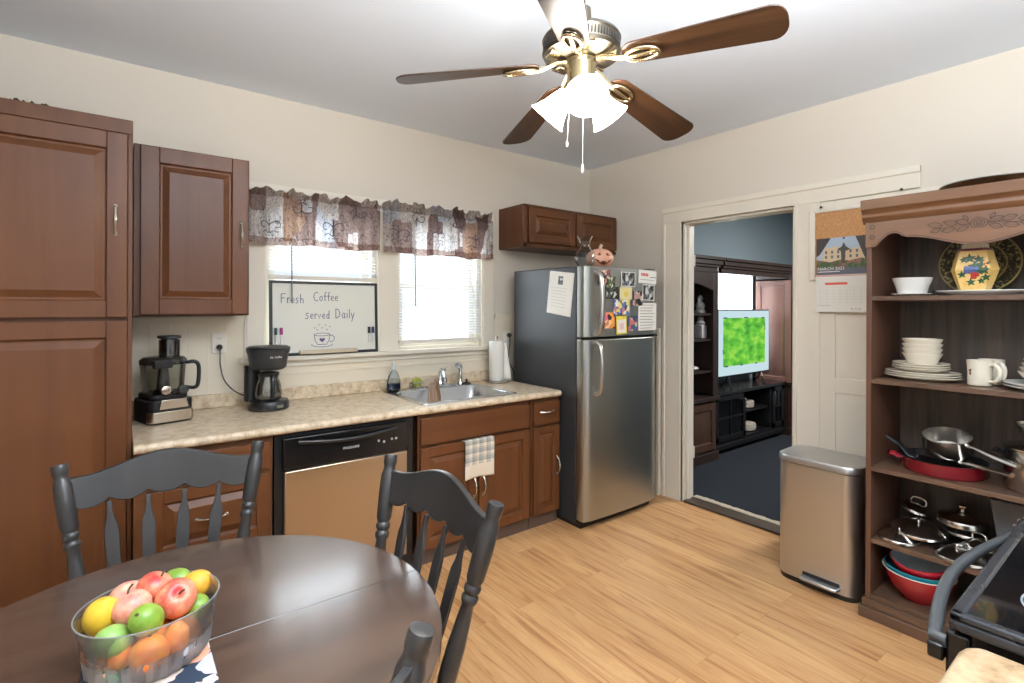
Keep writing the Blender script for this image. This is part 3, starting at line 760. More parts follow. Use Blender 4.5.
# ================================================================ refrigerator
p = thing('refrigerator', (2.85, 2.85, 0), 'stainless top-freezer refrigerator with dark grey sides in the room corner', 'refrigerator')
M_frs = mat('refrigerator_side', (44, 46, 49), 0.38, bump=.12, bscale=500)
FX0, FX1, FF = 2.462, 3.226, 2.42
mb = MB().box(FX0 + .004, FX1 - .004, FF + .09, 3.20, .03, 1.775)
mb.build('body', M_frs, p, bevel=.006)
MB().box(FX0 + .02, FX1 - .01, FF + .06, 3.19, 0.0, .055).build('base_grille', M_blk, p, smooth=0)
M_fsteel = steel('refrigerator_steel', (178, 180, 175), 0.33, 'X', 0.03)
def fdoor(z0, z1):
    prof = [(FX0, FF + .078), (FX0, FF + .018)]
    N = 14
    for i in range(N + 1):
        u = i / N; x = FX0 + .006 + (FX1 - FX0 - .012) * u
        prof.append((x, FF - .012 * math.sin(PI * u) + .010 * (1 - min(1, min(u, 1 - u) / .04))))
    prof += [(FX1, FF + .018), (FX1, FF + .078)]
    return MB().prism(prof, z0, z1, 'z')
dl = fdoor(.06, 1.278).build('door', M_fsteel, p, bevel=.004, smooth=40)
dt = fdoor(1.296, 1.775).build('freezer_door', M_fsteel, p, bevel=.004, smooth=40)
MB().box(FX0 + .015, FX1 - .015, FF + .05, FF + .092, .065, 1.77).build('gasket', M_blk, p, smooth=0)
M_hs = steel('handle_steel', (196, 194, 190), 0.3, 'Z', 0.05)
def fhandle(parent, za, zb, flip):
    pts = []
    for i in range(13):
        t = i / 12; z = za + (zb - za) * t
        e = t if flip else 1 - t
        pts.append((FX0 + .098, FF - .014 - .052 * math.sin(PI * min(1, (1 - e) * 1.0 + .0) ** .6 * .5) if e < .999 else FF - .004, z))
    pts.append((pts[-1][0], FF + .0, zb)) if not flip else None
    MB().tube(pts, .015, 10, flat=1.2).build('handle', M_hs, parent, smooth=60)
    ze = zb if flip else za
# bowed vertical handles
def bow(parent, za, zb, zfar):
    pts = []
    for i in range(17):
        t = i / 16; z = za + (zb - za) * t
        pts.append((FX0 + .10, FF - .004 - .060 * math.sin(PI * t) ** .28 if 0 < t < 1 else FF - .002, z))
    MB().tube(pts, [.014] * 17, 10, flat=1.25).build('handle', M_hs, parent, smooth=60)
bow(dt, 1.312, 1.742, 0)
bow(dl, .905, 1.262, 0)
MB().box(FX1 - .05, FX1 + .004, FF + .02, FF + .12, 1.776, 1.788).box(FX1 - .03, FX1 + .006, FF + .0, FF + .08, 1.2785, 1.2955).build('hinge', M_dblk, p, bevel=.002)
pc = [(2.515, YW - .02, 1.26), (2.512, YW - .05, 1.235), (2.508, YW - .045, 1.16), (2.505, YW - .04, 1.08), (2.522, YW - .045, 1.02), (2.55, YW - .05, .96), (2.56, YW - .05, .70)]
MB().tube(smooth_path(pc), .0045, 6).build('power_cord', mat('brown_cord', (58, 48, 36), 0.5), p, smooth=60)
MB().lathe([(.014, 0), (.018, .01), (.016, .03), (.008, .04)], (2.515, YW - .018, 1.268), 12, Matrix.Rotation(PI / 2, 4, 'X')).build('plug', mat('brown_cord', (58, 48, 36)), p)

def fy(x):
    u = (x - FX0 - .006) / (FX1 - FX0 - .012); u = min(max(u, 0.02), .98)
    return FF - .012 * math.sin(PI * u)
def print_card(name, x0, x1, z0, z1, m, label, cat, lift=.0025, rot=0.0, extra=None, mats=None):
    cxx = (x0 + x1) / 2; y = min(fy(x0), fy(x1), fy(cxx)) - lift
    M = Matrix.Translation((cxx, y, (z0 + z1) / 2)) @ Matrix.Rotation(math.radians(rot), 4, 'Y')
    mb = MB(M); w, h = (x1 - x0) / 2, (z1 - z0) / 2
    mb.box(-w, w, -.0006, .0006, -h, h)
    if extra: extra(mb, w, h)
    o = mb.build(name, mats or [m], None, org=(cxx, y, z0), smooth=0)
    return tag(o, label, cat, 'photos and papers on the freezer door')
M_pw = mat('card_white', (232, 230, 222), 0.6)
M_ink = mat('ink_grey', (120, 118, 116), 0.7); M_red = mat('ink_red', (206, 74, 66), 0.6)
bw = [(0, (30, 30, 32)), (.25, (90, 92, 94)), (.45, (205, 205, 202)), (.65, (150, 150, 148)), (.82, (60, 60, 60))]
def pic(nm, stops, sc=55): return patches('print_' + nm, stops, sc, .35)
def framed(inner):
    def f(mb, w, h):
        mb.m = 1; mb.box(-w * inner, w * inner, -.0012, -.0006, -h * inner, h * inner); mb.m = 0
    return f

# pictures and papers held on the freezer door
print_card('photo_print', 2.577, 2.694, 1.655, 1.752, pic('rose', [(0, (126, 60, 66)), (.3, (60, 48, 44)), (.5, (214, 170, 150)), (.7, (150, 92, 92)), (.85, (230, 224, 214))], 45), 'reddish photo print at the top left of the freezer door', 'photo', rot=-4)
print_card('photo_print', 2.652, 2.741, 1.628, 1.712, pic('plant', [(0, (58, 78, 44)), (.3, (96, 104, 64)), (.5, (214, 206, 190)), (.68, (40, 44, 36)), (.85, (150, 120, 90))], 60), 'green plant photo overlapping the reddish photo on the freezer door', 'photo', .0045, rot=3)
print_card('photo_print', 2.800, 2.955, 1.645, 1.748, None, 'grey and white photo print at the top centre of the freezer door', 'photo', extra=framed(.9), mats=[M_pw, pic('bw_top', bw, 40)])
def redhead(mb, w, h):
    mb.m = 1
    for k in range(5): mb.box(-w + .03 + k * .017, -w + .043 + k * .017, -.0012, -.0006, .005, h - .022)
    mb.m = 2; mb.box(.03, w - .01, -.0012, -.0006, -.002, .004); mb.box(-w + .02, w - .03, -.0012, -.0006, -.022, -.019); mb.m = 0
print_card('paper_card', 2.993, 3.200, 1.672, 1.768, None, 'white card with red heading at the top right of the freezer door', 'paper', extra=redhead, mats=[M_pw, M_red, M_ink], rot=2)
print_card('photo_print', 2.651, 2.785, 1.556, 1.640, pic('dark', [(0, (36, 38, 34)), (.35, (70, 78, 66)), (.55, (200, 200, 188)), (.7, (46, 46, 44)), (.88, (120, 110, 92))], 36), 'dark photo print just left of the yellow paper on the freezer door', 'photo')
def sun(mb, w, h):
    mb.m = 1; mb.prism([(.022 * math.cos(t * PI / 6), .022 * math.sin(t * PI / 6) - .005) for t in range(12)], -.0012, -.0006, 'y')
    mb.box(-w * .7, w * .7, -.0012, -.0006, h * .6, h * .75); mb.m = 0
print_card('paper_card', 2.788, 2.919, 1.552, 1.640, None, 'cream yellow paper with a yellow disc in the middle of the freezer door', 'paper', extra=sun, mats=[mat('card_cream', (222, 212, 160), .6), mat('card_yellow', (230, 200, 74), .6)])
print_card('photo_print', 2.924, 3.034, 1.509, 1.614, pic('mauve', [(0, (60, 50, 52)), (.3, (178, 140, 136)), (.5, (34, 32, 34)), (.7, (206, 190, 180)), (.88, (110, 84, 84))], 34), 'dusky pink and black photo print right of the yellow paper on the freezer door', 'photo', .0045)
print_card('photo_print', 3.041, 3.177, 1.548, 1.665, None, 'grey photo print below the red-headed card on the freezer door', 'photo', extra=framed(.9), mats=[M_pw, pic('bw_right', bw, 34)], rot=2)
print_card('photo_print', 2.725, 2.893, 1.447, 1.548, pic('collage', [(0, (236, 228, 210)), (.22, (90, 110, 170)), (.4, (232, 214, 110)), (.55, (196, 120, 130)), (.7, (60, 60, 74)), (.85, (200, 206, 220))], 36), 'bright blue and yellow collage print below the yellow paper on the freezer door', 'photo')
print_card('photo_print', 2.594, 2.738, 1.352, 1.462, pic('orange', [(0, (226, 140, 60)), (.3, (60, 40, 46)), (.45, (226, 110, 140)), (.6, (236, 200, 160)), (.78, (240, 160, 80))], 30), 'orange and pink print at the lower left of the freezer door', 'photo')
def ybord(mb, w, h):
    mb.m = 1; mb.box(-w * .8, w * .8, -.0012, -.0006, -h * .86, h * .62)
    mb.m = 2; mb.box(-w * .4, w * .4, -.0016, -.0012, -h * .5, h * .2); mb.m = 0
print_card('paper_card', 2.753, 2.863, 1.309, 1.436, None, 'yellow bordered paper at the bottom centre of the freezer door', 'paper', extra=ybord, mats=[mat('card_bright_yellow', (226, 208, 60), .6), mat('card_pale', (236, 228, 212), .6), mat('card_pink', (226, 190, 190), .6)], rot=-2)
print_card('photo_print', 2.872, 2.980, 1.329, 1.438, pic('bluered', [(0, (70, 80, 130)), (.3, (190, 110, 96)), (.5, (60, 96, 84)), (.7, (206, 190, 176)), (.85, (50, 46, 60))], 38), 'blue and red photo print right of the yellow bordered paper on the freezer door', 'photo')
def lines(mb, w, h):
    mb.m = 1
    for k in range(9): mb.box(-w * .8, w * (.75 - .12 * (k % 3)), -.0012, -.0006, h * .82 - k * .021, h * .82 - k * .021 + .004)
    mb.m = 0
print_card('paper_list', 2.993, 3.200, 1.329, 1.530, None, 'white lined paper list at the lower right of the freezer door', 'paper', extra=lines, mats=[M_pw, M_ink])
# paper sheaf on the refrigerator's dark side
M = Matrix.Translation((FX0 + .0025, 2.672, 1.60)) @ Matrix.Rotation(-PI / 2, 4, 'Z') @ Matrix.Rotation(math.radians(7), 4, 'Y')
mb = MB(M)
for k in range(3): mb.box(-.120 + .004 * k, .120 + .005 * (2 - k), -.001 - .0022 * k, .0005 - .0022 * k, -.145 - .006 * (2 - k), .145)
mb.m = 1; mb.box(-.02, .03, -.0064, -.0056, .055, .115)
mb.m = 2
for k in range(7): mb.box(-.085, .08 - .01 * (k % 2), -.0062, -.0056, .03 - k * .022, .033 - k * .022)
tag(mb.build('paper_sheaf', [M_pw, pic('sheaf', bw, 60), mat('ink_pale', (190, 190, 188), .7)], None, org=(FX0, 2.67, 1.455), smooth=0), 'sheaf of white printed papers hanging on the refrigerator left side', 'paper')

# on top of the refrigerator
p = thing('glass_vase', (2.638, 2.60, 1.776), 'clear glass vase with flared neck standing on the refrigerator', 'vase')
MB().lathe([(.038, 1.777), (.044, 1.782), (.066, 1.815), (.074, 1.85), (.064, 1.89), (.042, 1.918), (.034, 1.935), (.041, 1.965), (.058, 2.0)], (2.638, 2.60, 0), 32, cap=False).lathe([(0, 1.779), (.038, 1.777)], (2.638, 2.60, 0), 32, cap=False).build('body', glass('vase_glass', (236, 242, 243), .02, .085), p, smooth=60)
p = thing('pumpkin_lantern', (2.835, 2.64, 1.776), 'small pale orange ceramic pumpkin with a carved grin on the refrigerator', 'pumpkin')
def rib(q):
    a = math.atan2(q.y, q.x); k = 1 - .055 * abs(math.cos(a * 5)) ** 4 if True else 1
    d = 1 - .12 * math.exp(-((math.hypot(q.x, q.y)) / .25) ** 2) * (1 if q.z > 0 else .5)
    return Vector((q.x * k, q.y * k, q.z * d))
MB().ball((2.835, 2.64, 1.854), 0.106, .102, .080, 40, 16, fn=rib).build('shell', mat('pumpkin_glaze', (236, 176, 148), .35), p, smooth=60)
MB().tube([(2.838, 2.64, 1.912), (2.84, 2.638, 1.942), (2.85, 2.632, 1.96)], [.016, .012, .013], 10).build('stem', mat('pumpkin_stem', (206, 176, 150), .5), p, smooth=60)
def onpump(u, v, e=.002):
    a = math.radians(-118 + u); q = rib(Vector((math.cos(a) * math.cos(v), math.sin(a) * math.cos(v), math.sin(v))))
    n_ = 1 + e / .1
    return (2.835 + q.x * .106 * n_, 2.64 + q.y * .102 * n_, 1.854 + q.z * .080 * n_)
mb = MB()
def patch(mb, poly):
    cxp = sum(a for a, b in poly) / len(poly); cyp = sum(b for a, b in poly) / len(poly)
    vs = [onpump(cxp, cyp, .004)] + [onpump(a, b, .004) for a, b in poly]
    mb.add(vs, [[0, i + 1, (i + 1) % len(poly) + 1] for i in range(len(poly))])
for du in (-20, 18):
    eb = MB(); patch(eb, [(du - 8, .22), (du + 8, .22), (du + (3 if du < 0 else -3), .52)]); eb.build('carved_eye', mat('pumpkin_dark', (110, 48, 30), .6), p, smooth=0)
up = [(-40 + i * 10, -.02 - .28 * math.sin(PI * i / 8)) for i in range(9)]; lo = [(-40 + i * 10, -.02 - .62 * math.sin(PI * i / 8)) for i in range(9)]
for i in range(8):
    if i in (2, 5): a0, a1 = lo[i], lo[i + 1]; mb.add([onpump(*q, .004) for q in [((up[i][0]), up[i][1] - .14), ((up[i + 1][0]), up[i + 1][1] - .14), a1, a0]], [[0, 1, 2, 3]])
    else: mb.add([onpump(*q, .004) for q in [up[i], up[i + 1], lo[i + 1], lo[i]]], [[0, 1, 2, 3]])
mb.build('carved_mouth', mat('pumpkin_dark', (110, 48, 30), .6), p, smooth=0)

# bundle on top of the pantry
p = MB()
for k in range(26):
    a = random.uniform(0, 6.28); r0 = random.uniform(.02, .07); x, y = -.33, 2.85
    p.tube([(x - .06 + .005 * k, y + .04 * math.sin(a), 2.288 + .004), (x - .05 + .006 * k, y + .05 * math.cos(a), 2.30 + random.uniform(.0, .018)), (x - .04 + .007 * k, y + .04 * math.sin(a + 1), 2.292)], .004, 5)
tag(p.build('twig_bundle', mat('dark_twigs', (70, 58, 44), .8), smooth=50), 'small dark bundle lying on top of the tall pantry', 'decoration')

# ================================================================ windows: blinds, valances, whiteboard
M_slat = mat('blind_white', (240, 242, 244), 0.5)
def slat_mat():
    m, nt, b = new_mat('blind_slat')
    b.inputs['Base Color'].default_value = lin((238, 241, 245)); b.inputs['Roughness'].default_value = .55
    out = nt.nodes['Material Output']; t = nt.nodes.new('ShaderNodeBsdfTranslucent'); t.inputs['Color'].default_value = lin((238, 242, 248))
    n = nt.nodes.new('ShaderNodeTexNoise'); n.inputs['Scale'].default_value = 4
    mx = nt.nodes.new('ShaderNodeMixShader'); mx.inputs[0].default_value = .3
    nt.links.new(b.outputs[0], mx.inputs[1]); nt.links.new(t.outputs[0], mx.inputs[2]); nt.links.new(mx.outputs[0], out.inputs['Surface'])
    return m
M_sl = slat_mat()
def blind(x0, x1, zbot, label, wx, wz):
    y = YW - .005 - .012
    o = thing('window_blind', ((x0 + x1) / 2, y, 2.12), label, 'blind')
    MB().box(x0, x1, y - .02, y + .025, 2.085, 2.128).build('head_rail', M_slat, o, bevel=.003)
    mb = MB(); z = 2.07
    ztop = zbot + .028
    def slat(z, tilt=.35):
        c, s_ = math.cos(tilt) * .012, math.sin(tilt) * .012
        mb.add([(x0 + .004, y - c, z - s_), (x1 - .004, y - c, z - s_), (x1 - .004, y, z + .0015), (x0 + .004, y, z + .0015), (x1 - .004, y + c, z + s_), (x0 + .004, y + c, z + s_)], [[0, 1, 2, 3], [3, 2, 4, 5]])
    while z > ztop + .02: slat(z); z -= .0205
    if zbot > 1.5:
        for k in range(9): slat(ztop + .003 * k, 0.05)
    mb.build('slats', M_sl, o, smooth=0)
    MB().box(x0 + .002, x1 - .002, y - .013, y + .013, zbot, zbot + .024).build('bottom_rail', mat('blind_rail', (228, 222, 212), .5), o, bevel=.003)
    for xx in (x0 + .10, x1 - .10): MB().tube([(xx, y - .0135, 2.09), (xx, y - .0135, zbot + .02)], .0011, 5).build('lift_cord', M_slat, o)
    MB().tube([(wx, y - .022, 2.09), (wx, y - .042, wz)], .0042, 8).build('tilt_wand', mat('wand_grey', (120, 126, 134), .3), o, smooth=60)
    return o
blind(WL[0] + .008, WL[1] - .008, 1.662, 'raised white slatted blind above the whiteboard in the left window', .84, 1.52)
blind(WR[0] + .008, WR[1] - .008, 1.238, 'lowered white slatted blind in the right window', 1.668, 1.50)

def valance_mat():
    m, nt, b = new_mat('valance_damask')
    out = nt.nodes['Material Output']
    mp = coords(nt, (1, .42, 1), src='UV')
    n = nt.nodes.new('ShaderNodeTexNoise'); n.inputs['Scale'].default_value = 5; n.inputs['Detail'].default_value = 2
    nt.links.new(mp.outputs[0], n.inputs['Vector'])
    v = nt.nodes.new('ShaderNodeTexVoronoi'); v.distance = 'CHEBYCHEV'; v.inputs['Scale'].default_value = 10; v.inputs['Randomness'].default_value = .9
    nt.links.new(mp.outputs[0], v.inputs['Vector'])
    sp = nt.nodes.new('ShaderNodeSeparateColor'); nt.links.new(v.outputs['Color'], sp.inputs[0])
    base = ramp(nt, [(0, (224, 222, 220)), (.22, (164, 144, 138)), (.38, (236, 234, 232)), (.58, (206, 212, 220)), (.70, (188, 158, 138)), (.78, (226, 220, 214)), (.90, (140, 118, 114))], 'CONSTANT')
    nt.links.new(sp.outputs[0], base.inputs['Fac'])
    # fine damask scrollwork
    w = nt.nodes.new('ShaderNodeTexNoise'); w.inputs['Scale'].default_value = 55; w.inputs['Detail'].default_value = 3; w.inputs['Distortion'].default_value = 2.2
    nt.links.new(mp.outputs[0], w.inputs['Vector'])
    r2 = ramp(nt, [(.42, (150, 138, 134)), (.5, (255, 255, 255)), (.58, (200, 190, 186))]); nt.links.new(w.outputs['Fac'], r2.inputs['Fac'])
    mx = nt.nodes.new('ShaderNodeMix'); mx.data_type = 'RGBA'; mx.blend_type = 'MULTIPLY'; mx.inputs[0].default_value = .8
    nt.links.new(base.outputs['Color'], mx.inputs[6]); nt.links.new(r2.outputs['Color'], mx.inputs[7])
    # brown bottom border (uv v small)
    s2 = nt.nodes.new('ShaderNodeSeparateXYZ'); nt.links.new(mp.outputs[0], s2.inputs[0])
    lt = nt.nodes.new('ShaderNodeMath'); lt.operation = 'LESS_THAN'; lt.inputs[1].default_value = .042 * .42; nt.links.new(s2.outputs['Y'], lt.inputs[0])
    mu = nt.nodes.new('ShaderNodeMath'); mu.operation = 'MULTIPLY'; mu.inputs[1].default_value = .75; nt.links.new(lt.outputs[0], mu.inputs[0])
    m2 = nt.nodes.new('ShaderNodeMix'); m2.data_type = 'RGBA'; m2.blend_type = 'MULTIPLY'; m2.inputs[7].default_value = lin((190, 160, 146))
    nt.links.new(mu.outputs[0], m2.inputs[0]); nt.links.new(mx.outputs[2], m2.inputs[6])
    gt = nt.nodes.new('ShaderNodeMath'); gt.operation = 'GREATER_THAN'; gt.inputs[1].default_value = .285 * .42; nt.links.new(s2.outputs['Y'], gt.inputs[0])
    mu3 = nt.nodes.new('ShaderNodeMath'); mu3.operation = 'MULTIPLY'; mu3.inputs[1].default_value = .7; nt.links.new(gt.outputs[0], mu3.inputs[0])
    m3 = nt.nodes.new('ShaderNodeMix'); m3.data_type = 'RGBA'; m3.blend_type = 'MULTIPLY'; m3.inputs[7].default_value = lin((176, 158, 146))
    nt.links.new(mu3.outputs[0], m3.inputs[0]); nt.links.new(m2.outputs[2], m3.inputs[6])
    nt.links.new(m3.outputs[2], b.inputs['Base Color']); b.inputs['Roughness'].default_value = .9
    t = nt.nodes.new('ShaderNodeBsdfTranslucent'); nt.links.new(m3.outputs[2], t.inputs['Color'])
    ms = nt.nodes.new('ShaderNodeMixShader'); ms.inputs[0].default_value = .5
    nt.links.new(b.outputs[0], ms.inputs[1]); nt.links.new(t.outputs[0], ms.inputs[2]); nt.links.new(ms.outputs[0], out.inputs['Surface'])
    return m
M_val = valance_mat(); M_scr = mat('valance_scroll', (74, 70, 78), .9)
def valance(x0, x1, zb, zt, seed, label):
    rnd = random.Random(seed)
    ph = [rnd.uniform(0, 6) for _ in range(4)]; W_ = x1 - x0; Hh = zt - zb; yb = 3.275
    def P(u, v, off=0.0):
        x = x0 + W_ * u; f = .35 + .65 * (1 - v) ** .7
        d = .024 * math.sin(u * W_ * 34 + ph[0] + .6 * math.sin(u * 9 + ph[1])) + .013 * math.sin(u * W_ * 71 + ph[2])
        d *= (.55 + .45 * f)
        ruff = 0
        if v > .84: d = d * .7 + .012 * math.sin(u * W_ * 120 + ph[3]) * (v - .84) / .16 + (-.012 if v < .92 else 0)
        z = zb + Hh * v + (.012 * math.sin(u * W_ * 40 + ph[3]) + .008 * math.sin(u * W_ * 95 + ph[1])) * max(0, (v - .84) / .16) + .006 * math.sin(u * W_ * 15 + ph[2]) * (1 - v)
        e = min(u, 1 - u)
        y = yb - d + (0.05 * (1 - e / .03) if e < .03 else 0) - off
        return Vector((x, y, z))
    mb = MB(); NU, NV = 150, 22
    mb.grid(lambda u, v: P(u, v), NU, NV)
    uvs = [(u / NU * W_ + seed, v / NV * Hh) for v in range(NV + 1) for u in range(NU + 1)]
    nb = len(uvs)
    mb.m = 1
    def stroke(pts, w=.006):
        for i in range(len(pts) - 1):
            a, c = pts[i], pts[i + 1]; d = Vector((c[0] - a[0], c[1] - a[1])); 
            if d.length < 1e-6: continue
            n_ = Vector((-d.y, d.x)).normalized() * w / 2
            q = [(a[0] + n_.x, a[1] + n_.y), (a[0] - n_.x, a[1] - n_.y), (c[0] - n_.x, c[1] - n_.y), (c[0] + n_.x, c[1] + n_.y)]
            if all(0.005 < s_ < W_ - .005 and .005 < t < Hh - .005 for s_, t in q):
                mb.add([P(s_ / W_, t / Hh, .0022) for s_, t in q], [[0, 1, 2, 3]])
    def motif(cx_, cz_, k=1.0, fl=1):
        for sg in (-1, 1):
            pts = []
            for i in range(30):
                t = i / 29; a = 5.4 * t; r = .036 * k * (1 - .78 * t)
                pts.append((cx_ + sg * (.036 * k - r * math.cos(a)) * 1.0, cz_ + fl * (r * math.sin(a)) + .0))
            stroke(pts, .0055 * k)
            stroke([(cx_ + sg * .004, cz_ - fl * .045 * k), (cx_ + sg * .022 * k, cz_ - fl * .03 * k), (cx_ + sg * .045 * k, cz_ - fl * .045 * k)], .0045 * k)
        stroke([(cx_, cz_ - fl * .05 * k), (cx_, cz_ + fl * .05 * k)], .005 * k)
        for q in (-1, 0, 1): stroke([(cx_ + q * .018 * k - .005, cz_ - fl * .06 * k), (cx_ + q * .018 * k + .005, cz_ - fl * .06 * k)], .005)
    x = .10 + rnd.uniform(0, .04); i = 0
    while x < W_ - .06:
        motif(x, (Hh * (.40 if i % 2 == 0 else .72)) + rnd.uniform(-.02, .02), rnd.uniform(.9, 1.15), 1 if i % 2 == 0 else -1)
        x += rnd.uniform(.13, .19); i += 1
    for k in range(int(W_ / .07)):
        cx_ = .04 + k * .07; pts = [(cx_ + .015 * (1 - t / 14) * math.cos(t * .5), .030 + .014 * (1 - t / 18) * math.sin(t * .5)) for t in range(13)]
        stroke(pts, .003)
    o = mb.build('window_valance', [M_val, M_scr], None, org=((x0 + x1) / 2, yb, zb), smooth=70)
    me = o.data
    uvl = me.uv_layers.new(name='UVMap')
    for lp in me.loops:
        co = me.vertices[lp.vertex_index].co
        uvl.data[lp.index].uv = (co.x + W_ / 2 + seed, max(0, min(Hh, co.z)))
    return tag(o, label, 'curtain')
valance(.585, 1.424, 1.862, 2.19, 3, 'gathered brown and blue damask valance over the left window')
valance(1.4245, 2.33, 1.862, 2.215, 8, 'gathered brown and blue damask valance over the right window')
p = thing('curtain_rod', (1.45, 3.28, 2.15), 'white curtain rod carrying both damask valances across the windows', 'curtain rod')
MB().box(.625, 2.29, 3.318, 3.322, 2.138, 2.158).build('rod', M_slat, p, smooth=0)
for xx in (.63, 2.26): MB().box(xx, xx + .02, 3.322, YW - .02, 2.138, 2.158).build('bracket', M_slat, p, smooth=0)

# whiteboard leaning in the left window
bx0, bx1, bz0, bz1 = .722, 1.382, 1.194, 1.648; by = 3.305
def lean(x, z, off=0.0): return (x, by + (z - bz0) * .045 - off, z)
p = thing('whiteboard', ((bx0 + bx1) / 2, by, bz0), 'whiteboard with a handwritten coffee message leaning in the left window', 'whiteboard')
def leanbox(mb, x0, x1, z0, z1, o0, o1):
    vs = [lean(x0, z0, o0), lean(x1, z0, o0), lean(x1, z0, o1), lean(x0, z0, o1), lean(x0, z1, o0), lean(x1, z1, o0), lean(x1, z1, o1), lean(x0, z1, o1)]
    mb.add(vs, [(0, 3, 2, 1), (4, 5, 6, 7), (0, 1, 5, 4), (1, 2, 6, 5), (2, 3, 7, 6), (3, 0, 4, 7)])
mb = MB(); leanbox(mb, bx0, bx1, bz0, bz1, -.006, .002); mb.build('panel', mat('whiteboard_white', (222, 222, 212), .22), p, smooth=0)
mb = MB()
for a in ((bx0 - .008, bx0 + .010, bz0, bz1), (bx1 - .010, bx1 + .008, bz0, bz1), (bx0 - .008, bx1 + .008, bz0, bz0 + .018), (bx0 - .008, bx1 + .008, bz1 - .012, bz1 + .004)): leanbox(mb, *a, -.008, .008)
mb.build('frame', mat('frame_black', (28, 32, 38), .4), p, bevel=.002)
mb = MB(); leanbox(mb, bx0 + .16, bx1 - .14, bz0 + .008, bz0 + .032, .002, .030); mb.build('marker_tray', mat('tray_metal', (196, 180, 156), .35, .6), p, bevel=.003)
# handwriting strokes on a unit grid (x right, y up), simple hand-drawn capitals and small letters
G = {
 'F': [[(0, 1), (0, 0)], [(0, 1), (.55, 1.03)], [(0, .55), (.42, .58)]],
 'C': [[(.6, .88), (.4, 1), (.15, .85), (.02, .5), (.15, .12), (.4, 0), (.62, .12)]],
 'D': [[(.05, 1), (.03, 0)], [(.0, 1), (.35, .95), (.58, .6), (.5, .2), (.03, 0)]],
 'S': [[(.5, .62), (.3, .7), (.1, .58), (.2, .42), (.42, .3), (.36, .08), (.1, 0), (0, .06)]],
 'r': [[(.05, .6), (.05, 0)], [(.05, .4), (.2, .58), (.36, .56)]],
 'e': [[(.04, .3), (.42, .34), (.34, .56), (.14, .56), (.02, .3), (.14, .04), (.42, .08)]],
 's': [[(.36, .54), (.16, .58), (.06, .44), (.3, .26), (.28, .06), (.02, .02)]],
 'h': [[(.05, 1), (.05, 0)], [(.05, .36), (.22, .56), (.38, .44), (.38, 0)]],
 'o': [[(.22, .56), (.05, .42), (.04, .15), (.2, .0), (.38, .14), (.38, .42), (.22, .56)]],
 'f': [[(.42, .94), (.26, 1), (.17, .8), (.17, 0)], [(0, .55), (.38, .56)]],
 'v': [[(.0, .56), (.18, 0), (.38, .56)]],
 'd': [[(.38, 1), (.38, 0)], [(.38, .44), (.2, .56), (.04, .36), (.08, .06), (.26, .02), (.38, .2)]],
 'a': [[(.36, .5), (.18, .56), (.04, .36), (.08, .06), (.26, .02), (.36, .2)], [(.37, .56), (.4, 0)]],
 'i': [[(.12, .56), (.12, 0)], [(.12, .78), (.13, .84)]],
 'l': [[(.12, 1), (.12, .06), (.2, 0)]],
 'y': [[(.02, .56), (.18, .08)], [(.4, .56), (.2, -.05), (.06, -.38)]],
}
AD = {'F': .62, 'C': .72, 'D': .74, 'S': .62, 'r': .42, 'i': .28, 'l': .3, 'f': .44}
def write(mb, s_, x, z, h, sp=1.0, slope=0.0, w=.0048):
    for ch in s_:
        if ch == ' ': x += h * .9; z += slope * h * .9; continue
        for st in G[ch]:
            mb.ribbon([lean(x + a * h * .82, z + b * h + slope * a * h, .0028) for a, b in st], w)
        dx = AD.get(ch, .52) * h * .92 * sp; x += dx; z += slope * dx
    return x
M_mk = mat('marker_ink', (84, 84, 116), .5)
mb = MB(); h_ = .056
write(mb, 'Fresh', .782, 1.515, h_, 1.02); write(mb, 'Coffee', .972, 1.530, h_, .98)
write(mb, 'Served', .920, 1.418, .052, 1.05); write(mb, 'Daily', 1.108, 1.420, .060, 1.0)
mb.build('handwriting', M_mk, p, smooth=0)
mb = MB()
def E_(cx_, cz_, rx, rz, a0=0, a1=360, n=24): return [lean(cx_ + rx * math.cos(math.radians(a0 + (a1 - a0) * i / n)), cz_ + rz * math.sin(math.radians(a0 + (a1 - a0) * i / n)), .0028) for i in range(n + 1)]
ccx, ccz = 1.022, 1.285
mb.ribbon(E_(ccx, ccz + .034, .048, .009), .0035)
mb.ribbon([lean(ccx - .048, ccz + .034, .0028), lean(ccx - .044, ccz + .0, .0028), lean(ccx - .028, ccz - .028, .0028), lean(ccx + .028, ccz - .028, .0028), lean(ccx + .044, ccz, .0028), lean(ccx + .048, ccz + .034, .0028)], .004)
mb.ribbon(E_(ccx + .055, ccz + .008, .022, .020, 110, -110), .004)
mb.ribbon(E_(ccx, ccz - .030, .064, .014, 160, 380), .0035)
hh = [(ccx + .0011 * 16 * math.sin(t) ** 3, ccz + .001 * (13 * math.cos(t) - 5 * math.cos(2 * t) - 2 * math.cos(3 * t) - math.cos(4 * t))) for t in [i * 2 * PI / 24 for i in range(24)]]
mb.add([lean(a, b, .0028) for a, b in hh], [list(range(24))])
for dx, dz in ((-.045, .075), (-.02, .095), (.0, .075), (.022, .09), (.048, .082), (-.03, .062), (.03, .064)):
    mb.ribbon([lean(ccx + dx - .005, ccz + dz + .004, .0028), lean(ccx + dx, ccz + dz - .003, .0028), lean(ccx + dx + .006, ccz + dz + .005, .0028)], .003)
mb.build('cup_drawing', mat('marker_purple', (96, 70, 120), .5), p, smooth=0)
def marker(x, z, cap, label):
    o = thing('dry_erase_marker', lean(x, z - .05, .012), label, 'marker')
    MB().tube([lean(x, z - .055, .011), lean(x, z, .011)], .0065, 10).build('barrel', mat('marker_barrel', (226, 226, 224), .3), o, smooth=60)
    MB().tube([lean(x, z, .011), lean(x, z + .042, .011)], [.0095, .0085], 10).build('cap', mat('cap_%d_%d_%d' % cap, cap, .35), o, smooth=60)
